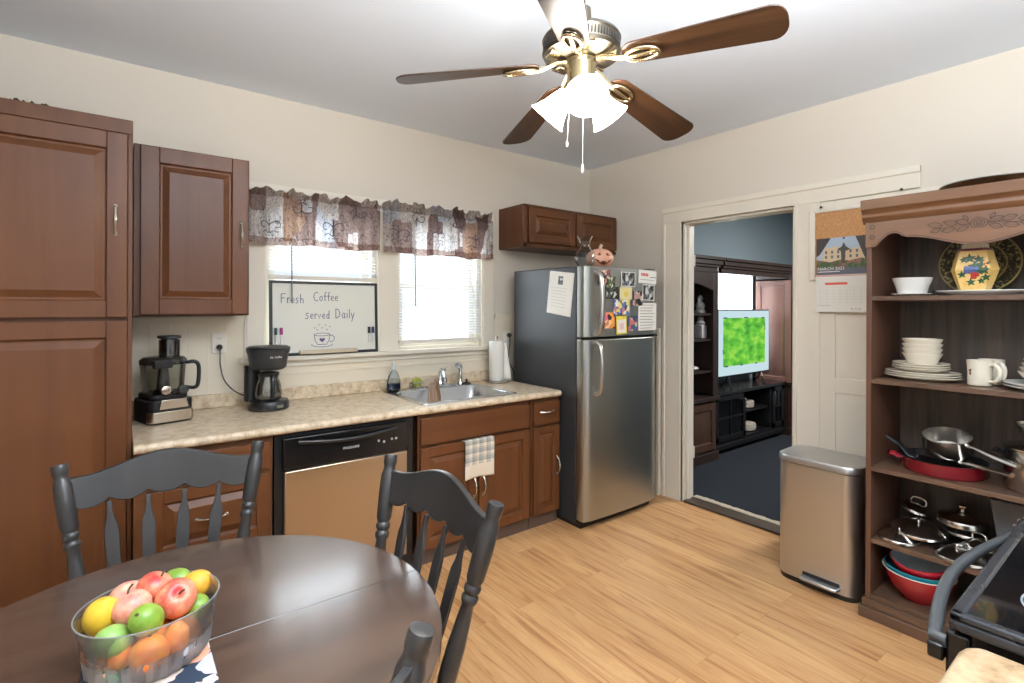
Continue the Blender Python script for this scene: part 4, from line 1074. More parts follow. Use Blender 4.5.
marker(.748, 1.325, (36, 84, 84), 'teal-capped marker leftmost on the whiteboard')
marker(.779, 1.325, (150, 40, 110), 'magenta-capped marker at the left side of the whiteboard')
marker(1.327, 1.320, (22, 22, 24), 'black-capped marker at the right side of the whiteboard')
marker(1.354, 1.320, (38, 42, 92), 'navy-capped marker rightmost on the whiteboard')
p = MB(); leanbox(p, bx1 - .030, bx1 - .004, bz1 - .022, bz1 - .014, .008, .016)

# ================================================================ ceiling fan
fx, fyc = 1.328, 1.330
p = thing('ceiling_fan', (fx, fyc, ZC), 'five-bladed ceiling fan with walnut blades and a lit three-shade lamp', 'ceiling fan')
M_pew = mat('fan_pewter', (112, 104, 92), .34, 1.0)
M_fw = wood('fan_blade_walnut', (36, 22, 14), (80, 52, 31), 'X', .32, 1.0, contrast=.2)
MB().lathe([(.075, ZC), (.075, ZC - .02), (.055, ZC - .06), (.020, ZC - .075)], (fx, fyc, 0), 32).build('canopy', M_pew, p, smooth=50)
MB().lathe([(.014, ZC - .07), (.014, 2.53)], (fx, fyc, 0), 16).lathe([(.014, 2.585), (.034, 2.575), (.036, 2.54), (.026, 2.505), (.045, 2.479)], (fx, fyc, 0), 24).build('downrod', M_pew, p, smooth=50)
mo = MB().lathe([(.03, 2.482), (.11, 2.479), (.136, 2.470), (.142, 2.459), (.138, 2.453), (.134, 2.420), (.142, 2.414), (.136, 2.404), (.110, 2.396), (.075, 2.392), (.055, 2.390)], (fx, fyc, 0), 48).build('motor_housing', M_pew, p, smooth=35)
mb = MB()
for k in range(72):
    a = 2 * PI * k / 72; M = Matrix.Translation((fx, fyc, 0)) @ Matrix.Rotation(a, 4, 'Z')
    m2 = MB(M); m2.box(.1345, .1385, -.0022, .0022, 2.424, 2.450); mb.add(m2.v, m2.f)
mb.build('vent_slots', mat('vent_dark', (38, 34, 30), .6), mo, smooth=0)
mb = MB()
for k in range(5):
    a = 2 * PI * k / 5 + .3; M = Matrix.Translation((fx, fyc, 0)) @ Matrix.Rotation(a, 4, 'Z')
    m2 = MB(M); m2.prism([(.086, -.025), (.128, -.032), (.128, .032), (.086, .025)], 2.391, 2.400, 'z'); m2.build('trim_panel', mat('fan_bright_trim', (214, 196, 160), .25, 1.0), mo, bevel=.002)
MB().lathe([(.060, 2.392), (.062, 2.383), (.056, 2.375), (.052, 2.37), (.052, 2.315), (.046, 2.302), (.02, 2.295)], (fx, fyc, 0), 32).build('switch_housing', mat('fan_brass', (176, 164, 132), .25, 1.0), p, smooth=45)
zb = 2.378; ph0 = math.radians(-69.9)
M_arm = mat('fan_arm', (206, 190, 156), .22, 1.0)
for k in range(5):
    a = ph0 + 2 * PI * k / 5
    droop = (3.2, 10.5, 8.5, 7.2, 5.5)[k]
    Ma = Matrix.Translation((fx, fyc, zb)) @ Matrix.Rotation(a, 4, 'Z')
    Mp = Ma @ Matrix.Rotation(math.radians(-13), 4, 'X')
    poly = []
    L0, L1, w0, w1 = .155, .665, .054, .075
    poly += [(L0 + .05 * (1 - math.cos(math.radians(t))), -w0 * math.sin(math.radians(t))) for t in range(0, 91, 15)]
    poly += [(L1 - .045 + .045 * math.sin(math.radians(t)), -w1 + .06 - .06 * math.cos(math.radians(t))) for t in range(0, 91, 15)]
    poly = poly + [(x, -y) for x, y in poly[::-1] if abs(y) > 1e-6]
    bl = MB(); bl.prism(poly, 0.0, .006, 'z')
    o = bl.build('blade', M_fw, p, bevel=.002, local=True)
    o.matrix_local = Matrix.Translation((0, 0, zb - ZC)) @ Matrix.Rotation(a, 4, 'Z') @ Matrix.Rotation(math.radians(droop), 4, 'Y') @ Matrix.Rotation(math.radians(-13), 4, 'X')
    am = MB(); am.tube([(.050, 0, .012), (.085, 0, .012), (.12, 0, .002), (.15, 0, -.008), (.18, 0, -.010)], [.009, .009, .010, .010, .009], 8, flat=1.5)
    loop = [(.225 + .058 * math.cos(t * PI / 10), .030 * math.sin(t * PI / 10), -.009) for t in range(20)]
    am.tube(loop, .0075, 8, True); am.tube([(.18, 0, -.009), (.28, 0, -.009)], [.010, .007], 8)
    for sx in (.205, .26): am.ball((sx, 0, -.013), .007, .007, .004, 8, 5)
    ao = am.build('blade_arm', M_arm, p, smooth=60, local=True)
    ao.matrix_local = Matrix.Translation((0, 0, zb - ZC)) @ Matrix.Rotation(a, 4, 'Z') @ Matrix.Rotation(math.radians(droop), 4, 'Y') @ Matrix.Rotation(math.radians(-13), 4, 'X')
def shade_mat():
    m, nt, b = new_mat('lit_frosted_glass')
    b.inputs['Base Color'].default_value = lin((250, 244, 232)); b.inputs['Roughness'].default_value = .5
    b.inputs['Emission Color'].default_value = (1.0, .93, .83, 1); b.inputs['Emission Strength'].default_value = FAN_E
    n = nt.nodes.new('ShaderNodeTexNoise'); n.inputs['Scale'].default_value = 12
    return m
FAN_E = 28.0
M_shade = shade_mat()
rv, dv = Vector((.794, -.607, 0)), Vector((.607, .794, 0))
for k, ang in enumerate((-90, 30, 150)):                      # one shade towards the room's near corner, two behind
    dirv = rv * math.cos(math.radians(ang)) + dv * math.sin(math.radians(ang))
    ax = (dirv * .72 + Vector((0, 0, -.70))).normalized()
    T = ax.to_track_quat('Z', 'X').to_matrix().to_4x4()
    c = Vector((fx, fyc, 2.295)) + dirv * .045
    MB().tube([Vector((fx, fyc, 2.31)) + dirv * .03, c, c + ax * .008], [.012, .014, .022], 10).build('lamp_socket', mat('fan_brass', (176, 164, 132)), p, smooth=60)
    MB().lathe([(.022, .012), (.028, .02), (.040, .05), (.050, .085), (.066, .118), (.074, .128)], c, 28, T, cap=False).lathe([(0, .018), (.022, .014)], c, 20, T, cap=False).build('lamp_shade', M_shade, p, smooth=60)
M_chain = mat('pull_chain', (226, 222, 214), .3, .6)
MB().tube([(fx - .02, fyc - .03, 2.305), (fx - .028, fyc - .036, 2.0)], .0011, 6).lathe([(.004, 0), (.006, .012), (.004, .03)], (fx - .028, fyc - .036, 1.972), 8).build('pull_chain', M_chain, p)
MB().tube([(fx - .05, fyc + .0, 2.305), (fx - .062, fyc + .008, 2.085)], .0010, 6).lathe([(.004, 0), (.006, .010), (.004, .02)], (fx - .062, fyc + .008, 2.067), 8).build('pull_chain', M_chain, p)

# ================================================================ parlor: wall unit, television
M_dark = wood('unit_dark_wood', (40, 30, 27), (58, 43, 37), 'Z', .4, .5)
M_dbr = wood('unit_brown_wood', (62, 42, 32), (84, 58, 44), 'Z', .4, .5)
M_red = wood('unit_red_panel', (118, 84, 74), (146, 106, 94), 'Z', .45, .5)
M_unitblk = mat('unit_black', (24, 23, 25), .3)
def cornice(mb, x0, x1, y0, y1, z):
    for k, (o, a, b) in enumerate(((.0, 0, .05), (.018, .05, .075), (.035, .075, .12), (.055, .12, .15))):
        mb.box(x0 - o, x1 + o, y0 - o, y1, z + a, z + b)
    return mb
def tower(x0, x1, label, redside=False):
    o = thing('bookcase_tower', ((x0 + x1) / 2, 3.0, 0), label, 'bookcase')
    y0, y1 = 2.80, 3.22
    mb = MB().box(x0, x0 + .03, y0 + .02, y1, .0, 1.84).box(x1 - .03, x1, y0 + .02, y1, 0, 1.84).box(x0, x1, y1 - .02, y1, 0, 1.84)
    mb.box(x0, x1, y0 + .02, y1, .0, .07).box(x0, x1, y0 + .02, y1, 1.80, 1.84)
    mb.box(x0, x0 + .08, y0, y0 + .025, .62, 1.84).box(x1 - .08, x1, y0, y0 + .025, .62, 1.84)
    a = [(x0 + .08, 1.84), (x0 + .08, 1.66)] + [(x0 + .08 + (x1 - x0 - .16) * i / 12, 1.66 + .07 * math.sin(PI * i / 12)) for i in range(1, 12)] + [(x1 - .08, 1.66), (x1 - .08, 1.84)]
    mb.prism(a, y0, y0 + .025, 'y')
    mb.build('body', M_dark, o, bevel=.003)
    MB().box(x0 - .012, x1 + .012, y0 - .02, y1, .59, .63).build('ledge', M_dark, o, bevel=.004)
    mb = MB(); cornice(mb, x0, x1, y0, y1, 1.84); mb.build('cornice', M_dark, o, bevel=.003)
    for z in (.86, 1.17, 1.42): MB().box(x0 + .03, x1 - .03, y0 + .03, y1 - .02, z, z + .022).build('shelf', M_dark, o, smooth=0)
    w = x1 - x0 - .06
    panel_front(MB(Matrix.Translation((x0 + .03, y0, .11))), w, .46, .07).build('door', M_dbr, o, bevel=.003)
    MB().box(x0 - .01, x1 + .01, y0 - .01, y1, 0, .09).build('plinth', M_dark, o, bevel=.004)
    if redside:
        panel_front(MB(rotz(x0 - .021, y1 - .01, .62, -90)), y1 - y0 - .01, 1.20, .06).build('side_panel', M_red, o, bevel=.003)
    return o
tower(3.75, 4.70, 'dark bookcase tower standing left of the television, seen through the doorway')
tower(6.245, 6.95, 'dark bookcase tower with reddish side panel right of the television', True)
p = thing('bridge_cornice', (5.47, 3.0, 1.84), 'dark cornice bridging the two bookcase towers above the television', 'cornice')
mb = MB().box(4.765, 6.18, 2.80, 2.84, 1.84, 1.89).box(4.765, 6.18, 2.782, 2.84, 1.89, 1.915).box(4.765, 6.18, 2.765, 2.84, 1.915, 1.96).box(4.765, 6.18, 2.745, 2.84, 1.96, 1.99)
mb.build('moulding', M_dark, p, bevel=.003)
p = thing('tv_console', (5.46, 3.04, 0), 'low black console with glazed lattice doors under the television', 'console')
mb = MB(); x0, x1, y0, y1 = 4.725, 6.215, 2.87, 3.22
mb.box(x0, x0 + .03, y0, y1, .09, .60).box(x1 - .03, x1, y0, y1, .09, .60).box(x0, x1, y1 - .02, y1, .09, .60).box(x0, x1, y0, y1, .09, .13)
for xx in (5.33, 5.90): mb.box(xx, xx + .03, y0, y1, .13, .60)
mb.build('body', M_unitblk, p, bevel=.003)
MB().box(x0 - .005, x1 + .005, y0 - .03, y1, .60, .635).build('top', mat('unit_black_gloss', (30, 28, 28), .18), p, bevel=.005)
MB().box(x0, x1, y0 - .025, y0 + .02, .05, .10).build('base_moulding', M_unitblk, p, bevel=.006)
for xx in (x0 + .06, 6.13): MB().lathe([(.03, 0), (.045, .02), (.045, .04), (.03, .055)], (xx, y0 + .04, 0), 16).build('foot', M_unitblk, p)
MB().box(5.36, 5.90, y0 + .03, y1 - .02, .36, .38).build('shelf', M_unitblk, p, smooth=0)
M_ug = glass('unit_glass', (150, 160, 170), .03, .22)
for a, b in ((x0 + .03, 5.33), (5.93, x1 - .03)):
    mb = MB(); f = .05
    mb.box(a, a + f, y0 - .02, y0, .135, .595).box(b - f, b, y0 - .02, y0, .135, .595).box(a, b, y0 - .02, y0, .135, .135 + f).box(a, b, y0 - .02, y0, .595 - f, .595)
    mb.box((a + b) / 2 - .008, (a + b) / 2 + .008, y0 - .016, y0 - .004, .16, .57).box(a, b, y0 - .016, y0 - .004, .357, .373)
    d = mb.build('door', M_unitblk, p, bevel=.002)
    MB().box(a + .04, b - .04, y0 - .008, y0 - .005, .17, .56).build('glass', M_ug, d, smooth=0)
    MB().ball((b - .025 if a < 5 else a + .025, y0 - .03, .52), .012, .012, .012, 10, 6).build('knob', M_chrome, d)
# television
p = thing('television', (5.57, 3.0, .636), 'flat-screen television showing a green meadow on the black console', 'television')
MB().box(5.025, 6.125, 2.995, 3.03, .745, 1.475).build('bezel', mat('tv_black', (16, 17, 19), .3), p, bevel=.004)
def emis(name, c, s, grass=False):
    m, nt, b = new_mat(name)
    b.inputs['Base Color'].default_value = (0.01, 0.01, 0.01, 1); b.inputs['Roughness'].default_value = .2
    b.inputs['Emission Strength'].default_value = s
    if grass:
        mp = coords(nt, (3.5, 1, 7)); n = nt.nodes.new('ShaderNodeTexNoise'); n.inputs['Scale'].default_value = 1.6; n.inputs['Detail'].default_value = 7
        nt.links.new(mp.outputs[0], n.inputs['Vector'])
        r = ramp(nt, [(.3, (40, 130, 30)), (.5, (96, 190, 50)), (.62, (150, 214, 70)), (.75, (70, 160, 60))]); nt.links.new(n.outputs['Fac'], r.inputs['Fac'])
        nt.links.new(r.outputs['Color'], b.inputs['Emission Color'])
    else: b.inputs['Emission Color'].default_value = lin(c)
    return m
mb = MB().box(5.037, 6.113, 2.9935, 2.9955, .765, 1.463)
mb.m = 1; mb.box(5.125, 6.02, 2.9920, 2.9938, .862, 1.385)
mb.m = 2
for (a, b, c, d) in ((5.125, 5.20, 1.378, 1.392), (5.55, 5.63, 1.378, 1.392), (5.94, 6.0, 1.372, 1.388), (5.115, 5.128, 1.0, 1.05), (5.15, 5.22, .856, .872), (5.47, 5.53, .856, .870), (5.80, 5.84, .856, .872), (6.01, 6.024, 1.24, 1.32)): mb.box(a, b, 2.9915, 2.9925, c, d)
mb.build('screen', [emis('screen_border', (206, 232, 240), .85), emis('screen_meadow', None, 1.0, True), emis('screen_marks', (60, 90, 130), .8)], p, smooth=0)
for xx in (5.22, 5.93):
    MB().tube([(xx - .09, 2.90, .642), (xx, 2.98, .70), (xx + .02, 3.0, .75)], .010, 6).tube([(xx + .09, 3.12, .642), (xx + .01, 3.02, .70), (xx, 3.01, .75)], .010, 6).build('stand_leg', mat('tv_black', (16, 17, 19)), p)
# things on the unit's shelves
M_cer = mat('pale_ceramic', (176, 174, 172), .5)
def figurine(x, y, z, s_, label):
    o = thing('figurine', (x, y, z), label, 'figurine')
    MB().lathe([(.07 * s_, z + .001), (.075 * s_, z + .02 * s_), (.05 * s_, z + .05 * s_), (.062 * s_, z + .1 * s_), (.045 * s_, z + .14 * s_), (0.001, z + .15 * s_)], (x, y, 0), 14).build('base', M_cer, o)
    MB().ball((x, y, z + .19 * s_), .035 * s_, .035 * s_, .045 * s_, 12, 8).tube([(x - .05 * s_, y, z + .10 * s_), (x - .075 * s_, y - .02, z + .19 * s_)], .014 * s_, 6).build('top', M_cer, o)
figurine(4.595, 2.93, 1.443, .75, 'pale figurine on the upper shelf of the left bookcase tower')
o = thing('figurine', (4.585, 2.92, 1.192), 'pale square-based figurine on the middle shelf of the left bookcase tower', 'figurine')
MB().box(4.54, 4.63, 2.875, 2.965, 1.193, 1.325).build('base', M_cer, o, bevel=.008)
MB().lathe([(.04, 1.325), (.05, 1.345), (.025, 1.37), (.03, 1.40), (.001, 1.412)], (4.585, 2.92, 0), 14).build('top', M_cer, o)
tag(MB().ball((4.44, 2.91, .905), .07, .05, .022, 16, 8).build('dish', mat('pale_dish', (196, 194, 188), .4)), 'small white dish on the lowest open shelf of the left bookcase tower', 'dish')
def coil(x, y, z, r, label):
    tag(MB().lathe([(r * .4, z + .001), (r, z + .01), (r * 1.05, z + .04), (r, z + .075), (r * .5, z + .085), (.001, z + .08)], (x, y, 0), 20, sy=.8).build('bowl', speckle('pale_weave', [(0.35, (120, 112, 100)), (.6, (186, 178, 164))], 70, .8)), label, 'bowl')
def sheer(u, v): return (5.36 + .83 * u, 3.240 + .009 * math.sin(u * 60) + .004 * math.sin(u * 23 + 1), .70 + 1.36 * v)
def sheer_mat():
    m, nt, b = new_mat('sheer_white'); out = nt.nodes['Material Output']
    t = nt.nodes.new('ShaderNodeBsdfTranslucent'); t.inputs['Color'].default_value = lin((246, 248, 250)); b.inputs['Base Color'].default_value = lin((244, 246, 248)); b.inputs['Roughness'].default_value = .9
    n = nt.nodes.new('ShaderNodeTexNoise'); n.inputs['Scale'].default_value = 40
    mx = nt.nodes.new('ShaderNodeMixShader'); mx.inputs[0].default_value = .7
    nt.links.new(b.outputs[0], mx.inputs[1]); nt.links.new(t.outputs[0], mx.inputs[2]); nt.links.new(mx.outputs[0], out.inputs['Surface'])
    return m
tag(MB().grid(sheer, 120, 4).build('sheer_curtain', sheer_mat(), smooth=70), 'sheer white curtain at the bright window behind the television', 'curtain')
coil(5.60, 3.0, .381, .10, 'round pale bowl on the console upper shelf under the television')
coil(5.60, 3.0, .131, .125, 'wider round pale bowl on the console bottom shelf under the television')

# ================================================================ hutch with dishes
M_hut = wood('hutch_wood', (84, 55, 34), (122, 82, 52), 'Y', .38, .6, contrast=.3)
M_hutz = wood('hutch_side_wood', (74, 48, 35), (102, 68, 50), 'Z', .4, .6, contrast=.3)
M_hutd = wood('hutch_shelf_wood', (72, 52, 40), (104, 78, 60), 'Y', .35, .8)
M_hutb = wood('hutch_back_wood', (48, 41, 37), (92, 76, 65), 'Z', .4, 1.1, contrast=.18)
HX0, HX1, HY0, HY1 = 2.895, 3.32, .115, .945
p = thing('hutch', (3.1, .53, 0), 'tall open wooden hutch with a carved apron and shelves of dishes', 'hutch')
mb = MB()
for ya, yb in ((HY1 - .022, HY1), (HY0, HY0 + .022)): mb.box(HX0, HX1, ya, yb, .0, 1.93)
mb.build('side_panel', M_hutz, p, bevel=.002)
p.children[0]['label'] = 'brown side panels'
MB().box(HX1 - .012, HX1, HY0 + .022, HY1 - .022, .06, 1.93).build('back_panel', M_hutb, p, smooth=0)
for z in (1.557, 1.157, .733, .385, .115):
    MB().box(HX0 + .004, HX1 - .012, HY0 + .022, HY1 - .022, z - .022, z).build('shelf', M_hutd, p, bevel=.002)
mb = MB().box(HX0 - .01, HX0 + .02, HY0 - .012, HY1 + .012, .055, .093).box(HX0 - .022, HX0 + .02, HY0 - .024, HY1 + .024, 0, .053)
mb.box(HX0, HX1, HY1, HY1 + .012, .055, .093).box(HX0 - .01, HX1, HY1, HY1 + .024, 0, .053)
mb.build('plinth', M_hutd, p, bevel=.004)
# crown
mb = MB()
prof = [(HX0 + .01, 1.905), (HX0 - .006, 1.905), (HX0 - .022, 1.92), (HX0 - .030, 1.935), (HX0 - .026, 1.95), (HX0 - .034, 1.962), (HX0 - .044, 1.97), (HX0 - .047, 2.018), (HX1, 2.018), (HX1, 2.0), (HX0 + .01, 2.0)]
n = len(prof)
mb.prism(prof, HY0 - .012, HY1 + .012, 'y')
mb.build('crown', M_hut, p, bevel=.003, smooth=20)
# carved scalloped apron
def apz(t):                                       # t 0..1 across, lower edge
    s_ = abs(t - .5) * 2
    if s_ > .90: return 1.792
    if s_ > .86: return 1.792 + (.90 - s_) / .04 * .022
    if s_ > .62:
        k = (s_ - .62) / .24; return 1.828 + .030 * math.sin(PI * k) * (1 if k > 0 else 0) + (-.014 * k)
    k = s_ / .62
    return 1.772 + .056 * (1 - math.cos(PI * k)) / 2
ylo, yhi = HY0 + .0, HY1 - .0
poly = [(HX0, 0)]
low = [(yhi - (yhi - ylo) * i / 72, apz(i / 72)) for i in range(73)]
mb = MB()
for i in range(72):
    (ya, za), (yb, zbb) = low[i], low[i + 1]
    xf, xb = HX0 - .012, HX0 + .010
    mb.add([(xf, ya, za), (xf, yb, zbb), (xf, yb, 1.915), (xf, ya, 1.915), (xb, ya, za), (xb, yb, zbb), (xb, yb, 1.915), (xb, ya, 1.915)], [(0, 1, 2, 3), (7, 6, 5, 4), (0, 4, 5, 1), (3, 2, 6, 7)])
for (ya, za) in (low[0], low[-1]): mb.add([(xf, ya, za), (xb, ya, za), (xb, ya, 1.915), (xf, ya, 1.915)], [(0, 1, 2, 3)])
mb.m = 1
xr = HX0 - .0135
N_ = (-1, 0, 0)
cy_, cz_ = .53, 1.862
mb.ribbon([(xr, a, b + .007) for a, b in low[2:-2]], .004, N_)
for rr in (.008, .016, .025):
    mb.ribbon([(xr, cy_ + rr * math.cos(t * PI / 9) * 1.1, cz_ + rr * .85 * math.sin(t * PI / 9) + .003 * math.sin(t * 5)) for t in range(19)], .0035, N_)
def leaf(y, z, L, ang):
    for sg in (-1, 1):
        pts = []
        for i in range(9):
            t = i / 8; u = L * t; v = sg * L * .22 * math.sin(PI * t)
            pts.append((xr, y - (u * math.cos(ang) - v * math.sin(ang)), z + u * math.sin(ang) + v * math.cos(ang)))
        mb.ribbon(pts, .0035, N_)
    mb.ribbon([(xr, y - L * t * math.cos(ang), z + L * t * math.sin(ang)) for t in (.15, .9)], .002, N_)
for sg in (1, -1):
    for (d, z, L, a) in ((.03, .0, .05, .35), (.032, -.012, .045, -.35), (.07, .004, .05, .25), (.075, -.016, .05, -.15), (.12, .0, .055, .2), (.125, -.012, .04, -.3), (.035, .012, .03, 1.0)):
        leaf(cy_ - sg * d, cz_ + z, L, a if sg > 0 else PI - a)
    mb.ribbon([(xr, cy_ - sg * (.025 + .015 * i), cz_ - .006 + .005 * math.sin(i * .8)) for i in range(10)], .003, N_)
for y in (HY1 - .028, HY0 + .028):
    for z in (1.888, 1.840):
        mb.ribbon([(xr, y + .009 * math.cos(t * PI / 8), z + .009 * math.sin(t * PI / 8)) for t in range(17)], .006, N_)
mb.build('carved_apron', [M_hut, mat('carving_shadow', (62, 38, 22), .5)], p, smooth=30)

M_china = mat('cream_china', (226, 218, 200), .2)
M_chinaw = mat('white_china', (232, 230, 224), .18)
GD = 'cream china dishes on the hutch'
def plate(x, y, z, r, label, sx=1.0, rot=0, m=None, h=.020, T=None, name='dinner_plate', cat='plate', group=GD):
    mb = MB(Matrix.Translation((x, y, z)) @ (T or Matrix.Rotation(math.radians(rot), 4, 'Z')))
    mb.lathe([(0, .0), (r * .62, .0), (r * .66, .003), (r, h * .82), (r * 1.005, h * .9), (r, h), (r * .68, .007), (0, .006)], (0, 0, 0), 40, sx=sx)
    return tag(mb.build(name, m or M_china, None, org=(x, y, z), smooth=60), label, cat, group)
def bowl(x, y, z, r, h, label, m=None, name='bowl', fr=.55, group=GD, inner=None, cat='bowl', rim=None):
    pr = [(0, 0), (r * fr, 0), (r * fr * 1.03, .004), (r * .84, h * .45), (r * .96, h * .8), (r, h - .003), (r * 1.0, h), (r - .005, h), (r * .92, h * .8), (r * .78, h * .45), (r * fr * .9, .010), (0, .009)]
    mb = MB(); n0 = 0
    mb.lathe(pr[:6], (x, y, z), 40, cap=False)
    mb.m = 2 if rim else 0; mb.lathe(pr[5:8], (x, y, z), 40, cap=False)
    mb.m = 1 if inner else 0; mb.lathe(pr[7:], (x, y, z), 40, cap=False)
    ms = [m or M_china] + ([inner] if inner else [m or M_china]) + ([rim] if rim else [])
    return tag(mb.build(name, ms, None, org=(x, y, z), smooth=60), label, cat, group)
z1, z2, z3, z4, z5 = 1.558, 1.158, .734, .386, .116
# top shelf
plate(3.06, .806, z1, .083, 'white saucer under the bowl on the hutch top shelf', m=M_chinaw, h=.012, name='saucer')
bowl(3.06, .806, z1 + .0125, .079, .075, 'white bowl on a saucer at the left of the hutch top shelf', M_chinaw, fr=.72)
plate(3.045, .545, z1, .165, 'long white platter under the painted vase on the hutch top shelf', sx=.62, m=M_chinaw, h=.022, name='serving_platter', cat='platter')
# standing charger
M_chg = patches('charger_pattern', [(0, (48, 44, 34)), (.4, (120, 106, 68)), (.55, (62, 58, 42)), (.85, (150, 136, 94))], 120, .3)
p = thing('decorative_plate', (3.23, .592, z1), 'dark patterned round plate standing upright behind the painted vase', 'plate', None)
T = Matrix.Translation((3.240, .592, z1 + .150)) @ Matrix.Rotation(math.radians(-78), 4, 'Y')
mb = MB(T); mb.lathe([(0, .0), (.085, .0), (.09, .004), (.147, .018), (.148, .022), (.146, .024)], n=48, cap=False)
mb.m = 1; mb.lathe([(.150, .022), (.147, .026), (.143, .024)], n=48, cap=False)
mb.lathe([(.100, .0125), (.096, .0125), (.093, .011)], n=48, cap=False); mb.m = 0
mb.lathe([(.143, .024), (.09, .010), (.085, .006), (0, .006)], n=48, cap=False)
mb.build('plate', [M_chg, mat('charger_gold', (150, 130, 80), .3)], p, smooth=60)
# painted hexagonal vase
p = thing('painted_vase', (3.05, .575, z1 + .008), 'yellow hexagonal vase painted with grapes and vine leaves on the white platter', 'vase')
vz = z1 + .008
hx = [(.050, 0), (.083, .105), (.060, .190), (.040, .200)]
def hexloop(w, dpt, z): return [(3.05 + dpt * c_, .575 + w * s_, vz + z) for c_, s_ in [(-1, .72), (-1, -.72), (0, -1), (1, -.72), (1, .72), (0, 1)]]
mb = MB(); ring_loft(mb, [hexloop(.050, .032, .0), hexloop(.083, .045, .105), hexloop(.062, .034, .190)], True); mb.add(hexloop(.05, .032, 0), [[0, 1, 2, 3, 4, 5]])
mb.m = 1
def vf(a, b, e=.0012):                              # front face coords: a along -Y, b up
    x = 3.05 - (.032 + (.045 - .032) * min(b, .105) / .105 if b < .105 else .045 - (.045 - .034) * (b - .105) / .085)
    return (x - e, .575 - a, vz + b)
def blob(a, b, r, n=5, m=1, k=.45):
    mb.m = m; pts = [(a + r * (1 if i % 2 == 0 else k) * math.cos(PI * i / n + .4), b + r * (1 if i % 2 == 0 else k) * math.sin(PI * i / n + .4)) for i in range(2 * n)]
    mb.add([vf(a, b, .0022)] + [vf(*q, .0016) for q in pts], [[0, i + 1, (i + 1) % (2 * n) + 1] for i in range(2 * n)])
for a, b, r in ((a, b, r * 1.35) for a, b, r in ((-.01, .155, .018), (.02, .15, .016), (.035, .125, .022), (.01, .12, .020), (-.035, .085, .014), (.04, .10, .016), (.045, .07, .014), (-.005, .05, .014), (.03, .055, .012), (-.03, .15, .012), (.02, .10, .018))): blob(a, b, r)
for k in range(12): blob(-.022 + .012 * (k % 4), .115 - .010 * (k // 4), .008, 6, 2, .95)
for k in range(8): blob(.0 + .009 * (k % 3), .09 - .010 * (k // 3), .007, 6, 3, .95)
for k in range(5): blob(.038 + .006 * (k % 2), .135 - .008 * (k // 2), .007, 6, 4, .95)
M_vy = speckle('vase_yellow', [(.3, (206, 160, 82)), (.6, (232, 200, 130))], 12, .25)
vb = mb.build('body', [M_vy, mat('paint_green', (38, 74, 46), .3), mat('paint_blue', (70, 84, 130), .3), mat('paint_red', (160, 50, 40), .3), mat('paint_orange', (226, 150, 60), .3)], p, smooth=0)
mb = MB(); ring_loft(mb, [hexloop(.064, .036, .190), hexloop(.060, .034, .200), hexloop(.060, .034, .2005)], True); mb.build('collar', mat('vase_plum', (120, 62, 66), .3), p, smooth=0)
mb = MB(); ring_loft(mb, [hexloop(.050, .030, .2006), hexloop(.045, .028, .222), hexloop(.030, .02, .226)], True); mb.build('lid', mat('vase_lid_cream', (222, 208, 178), .3), p, smooth=0)
# second shelf: stacked plates and bowls, mugs
z = z2
for k, (sx, lb) in enumerate(((1.0, 'bottom'), (1.0, 'second from bottom'), (1.0, 'third from bottom'))):
    plate(3.06, .766, z, .150 - .002 * k, 'large cream plate, %s of the tall plate stack on the hutch' % lb, sx=.72); z += .0105
z += .009
for k, lb in enumerate(('lowest', 'middle', 'topmost')):
    plate(3.06, .772, z, .112 - .001 * k, '%s of the three smaller cream plates in the tall plate stack' % lb); z += .0105
z += .006
for k, lb in enumerate(('bottom', 'second', 'third', 'top')):
    bowl(3.06, .766, z, .078, .050, '%s cream bowl in the stack of four bowls on the plates' % lb, fr=.72); z += .0225 if k < 3 else 0
def mug(x, y, rz, label):
    o = thing('mug', (x, y, z2), label, 'mug', GD)
    M = rotz(x, y, 0, rz)
    MB(M).lathe([(0, z2 + .001), (.040, z2 + .001), (.043, z2 + .006), (.042, z2 + .05), (.046, z2 + .108), (.047, z2 + .112), (.044, z2 + .112), (.040, z2 + .06), (.039, z2 + .01), (0, z2 + .009)], n=28, cap=False).build('cup', M_china, o, smooth=60)
    hp = [M @ Vector(q) for q in ((.040, 0, z2 + .092), (.062, 0, z2 + .098), (.080, 0, z2 + .080), (.080, 0, z2 + .050), (.064, 0, z2 + .026), (.041, 0, z2 + .024))]
    MB().tube(smooth_path(hp, 5), .0075, 8, flat=1.3).build('handle', M_china, o, smooth=60)
    mb = MB(M)
    for a, b in ((-60, .06), (-56, .07), (-64, .068), (-60, .052)):
        an = math.radians(a - 40); mb.ball((.0428 * math.cos(an), .0428 * math.sin(an), z2 + b), .004, .004, .004, 8, 5)
    mb.build('flower_motif', mat('motif_brown', (110, 60, 50), .4), o)
mug(3.03, .552, -118, 'front cream mug with a small flower motif on the hutch')
mug(3.125, .530, -140, 'rear cream mug half hidden behind the flowered mug on the hutch')
z = z2
for k, r in enumerate((.135, .134)):
    plate(3.05, .345, z, r, ('lower' if k == 0 else 'upper') + ' wide white plate in the right-hand dish stack on the hutch', m=M_chinaw); z += .012
z += .008
for k, lb in enumerate(('bottom', 'second', 'third', 'fourth', 'top')):
    bowl(3.05, .345, z, .090 - .006 * k, .045, '%s small cream bowl in the right-hand dish stack on the hutch' % lb, fr=.6); z += .018
tag(MB().lathe([(0, 0), (.03, 0), (.034, .04), (.028, .10), (.02, .125), (.0, .13)], (3.22, .40, z2 + .0), 20).build('shaker', mat('dark_pewter_shaker', (70, 66, 62), .4)), 'dark shaker standing behind the right-hand dish stack on the hutch', 'shaker')
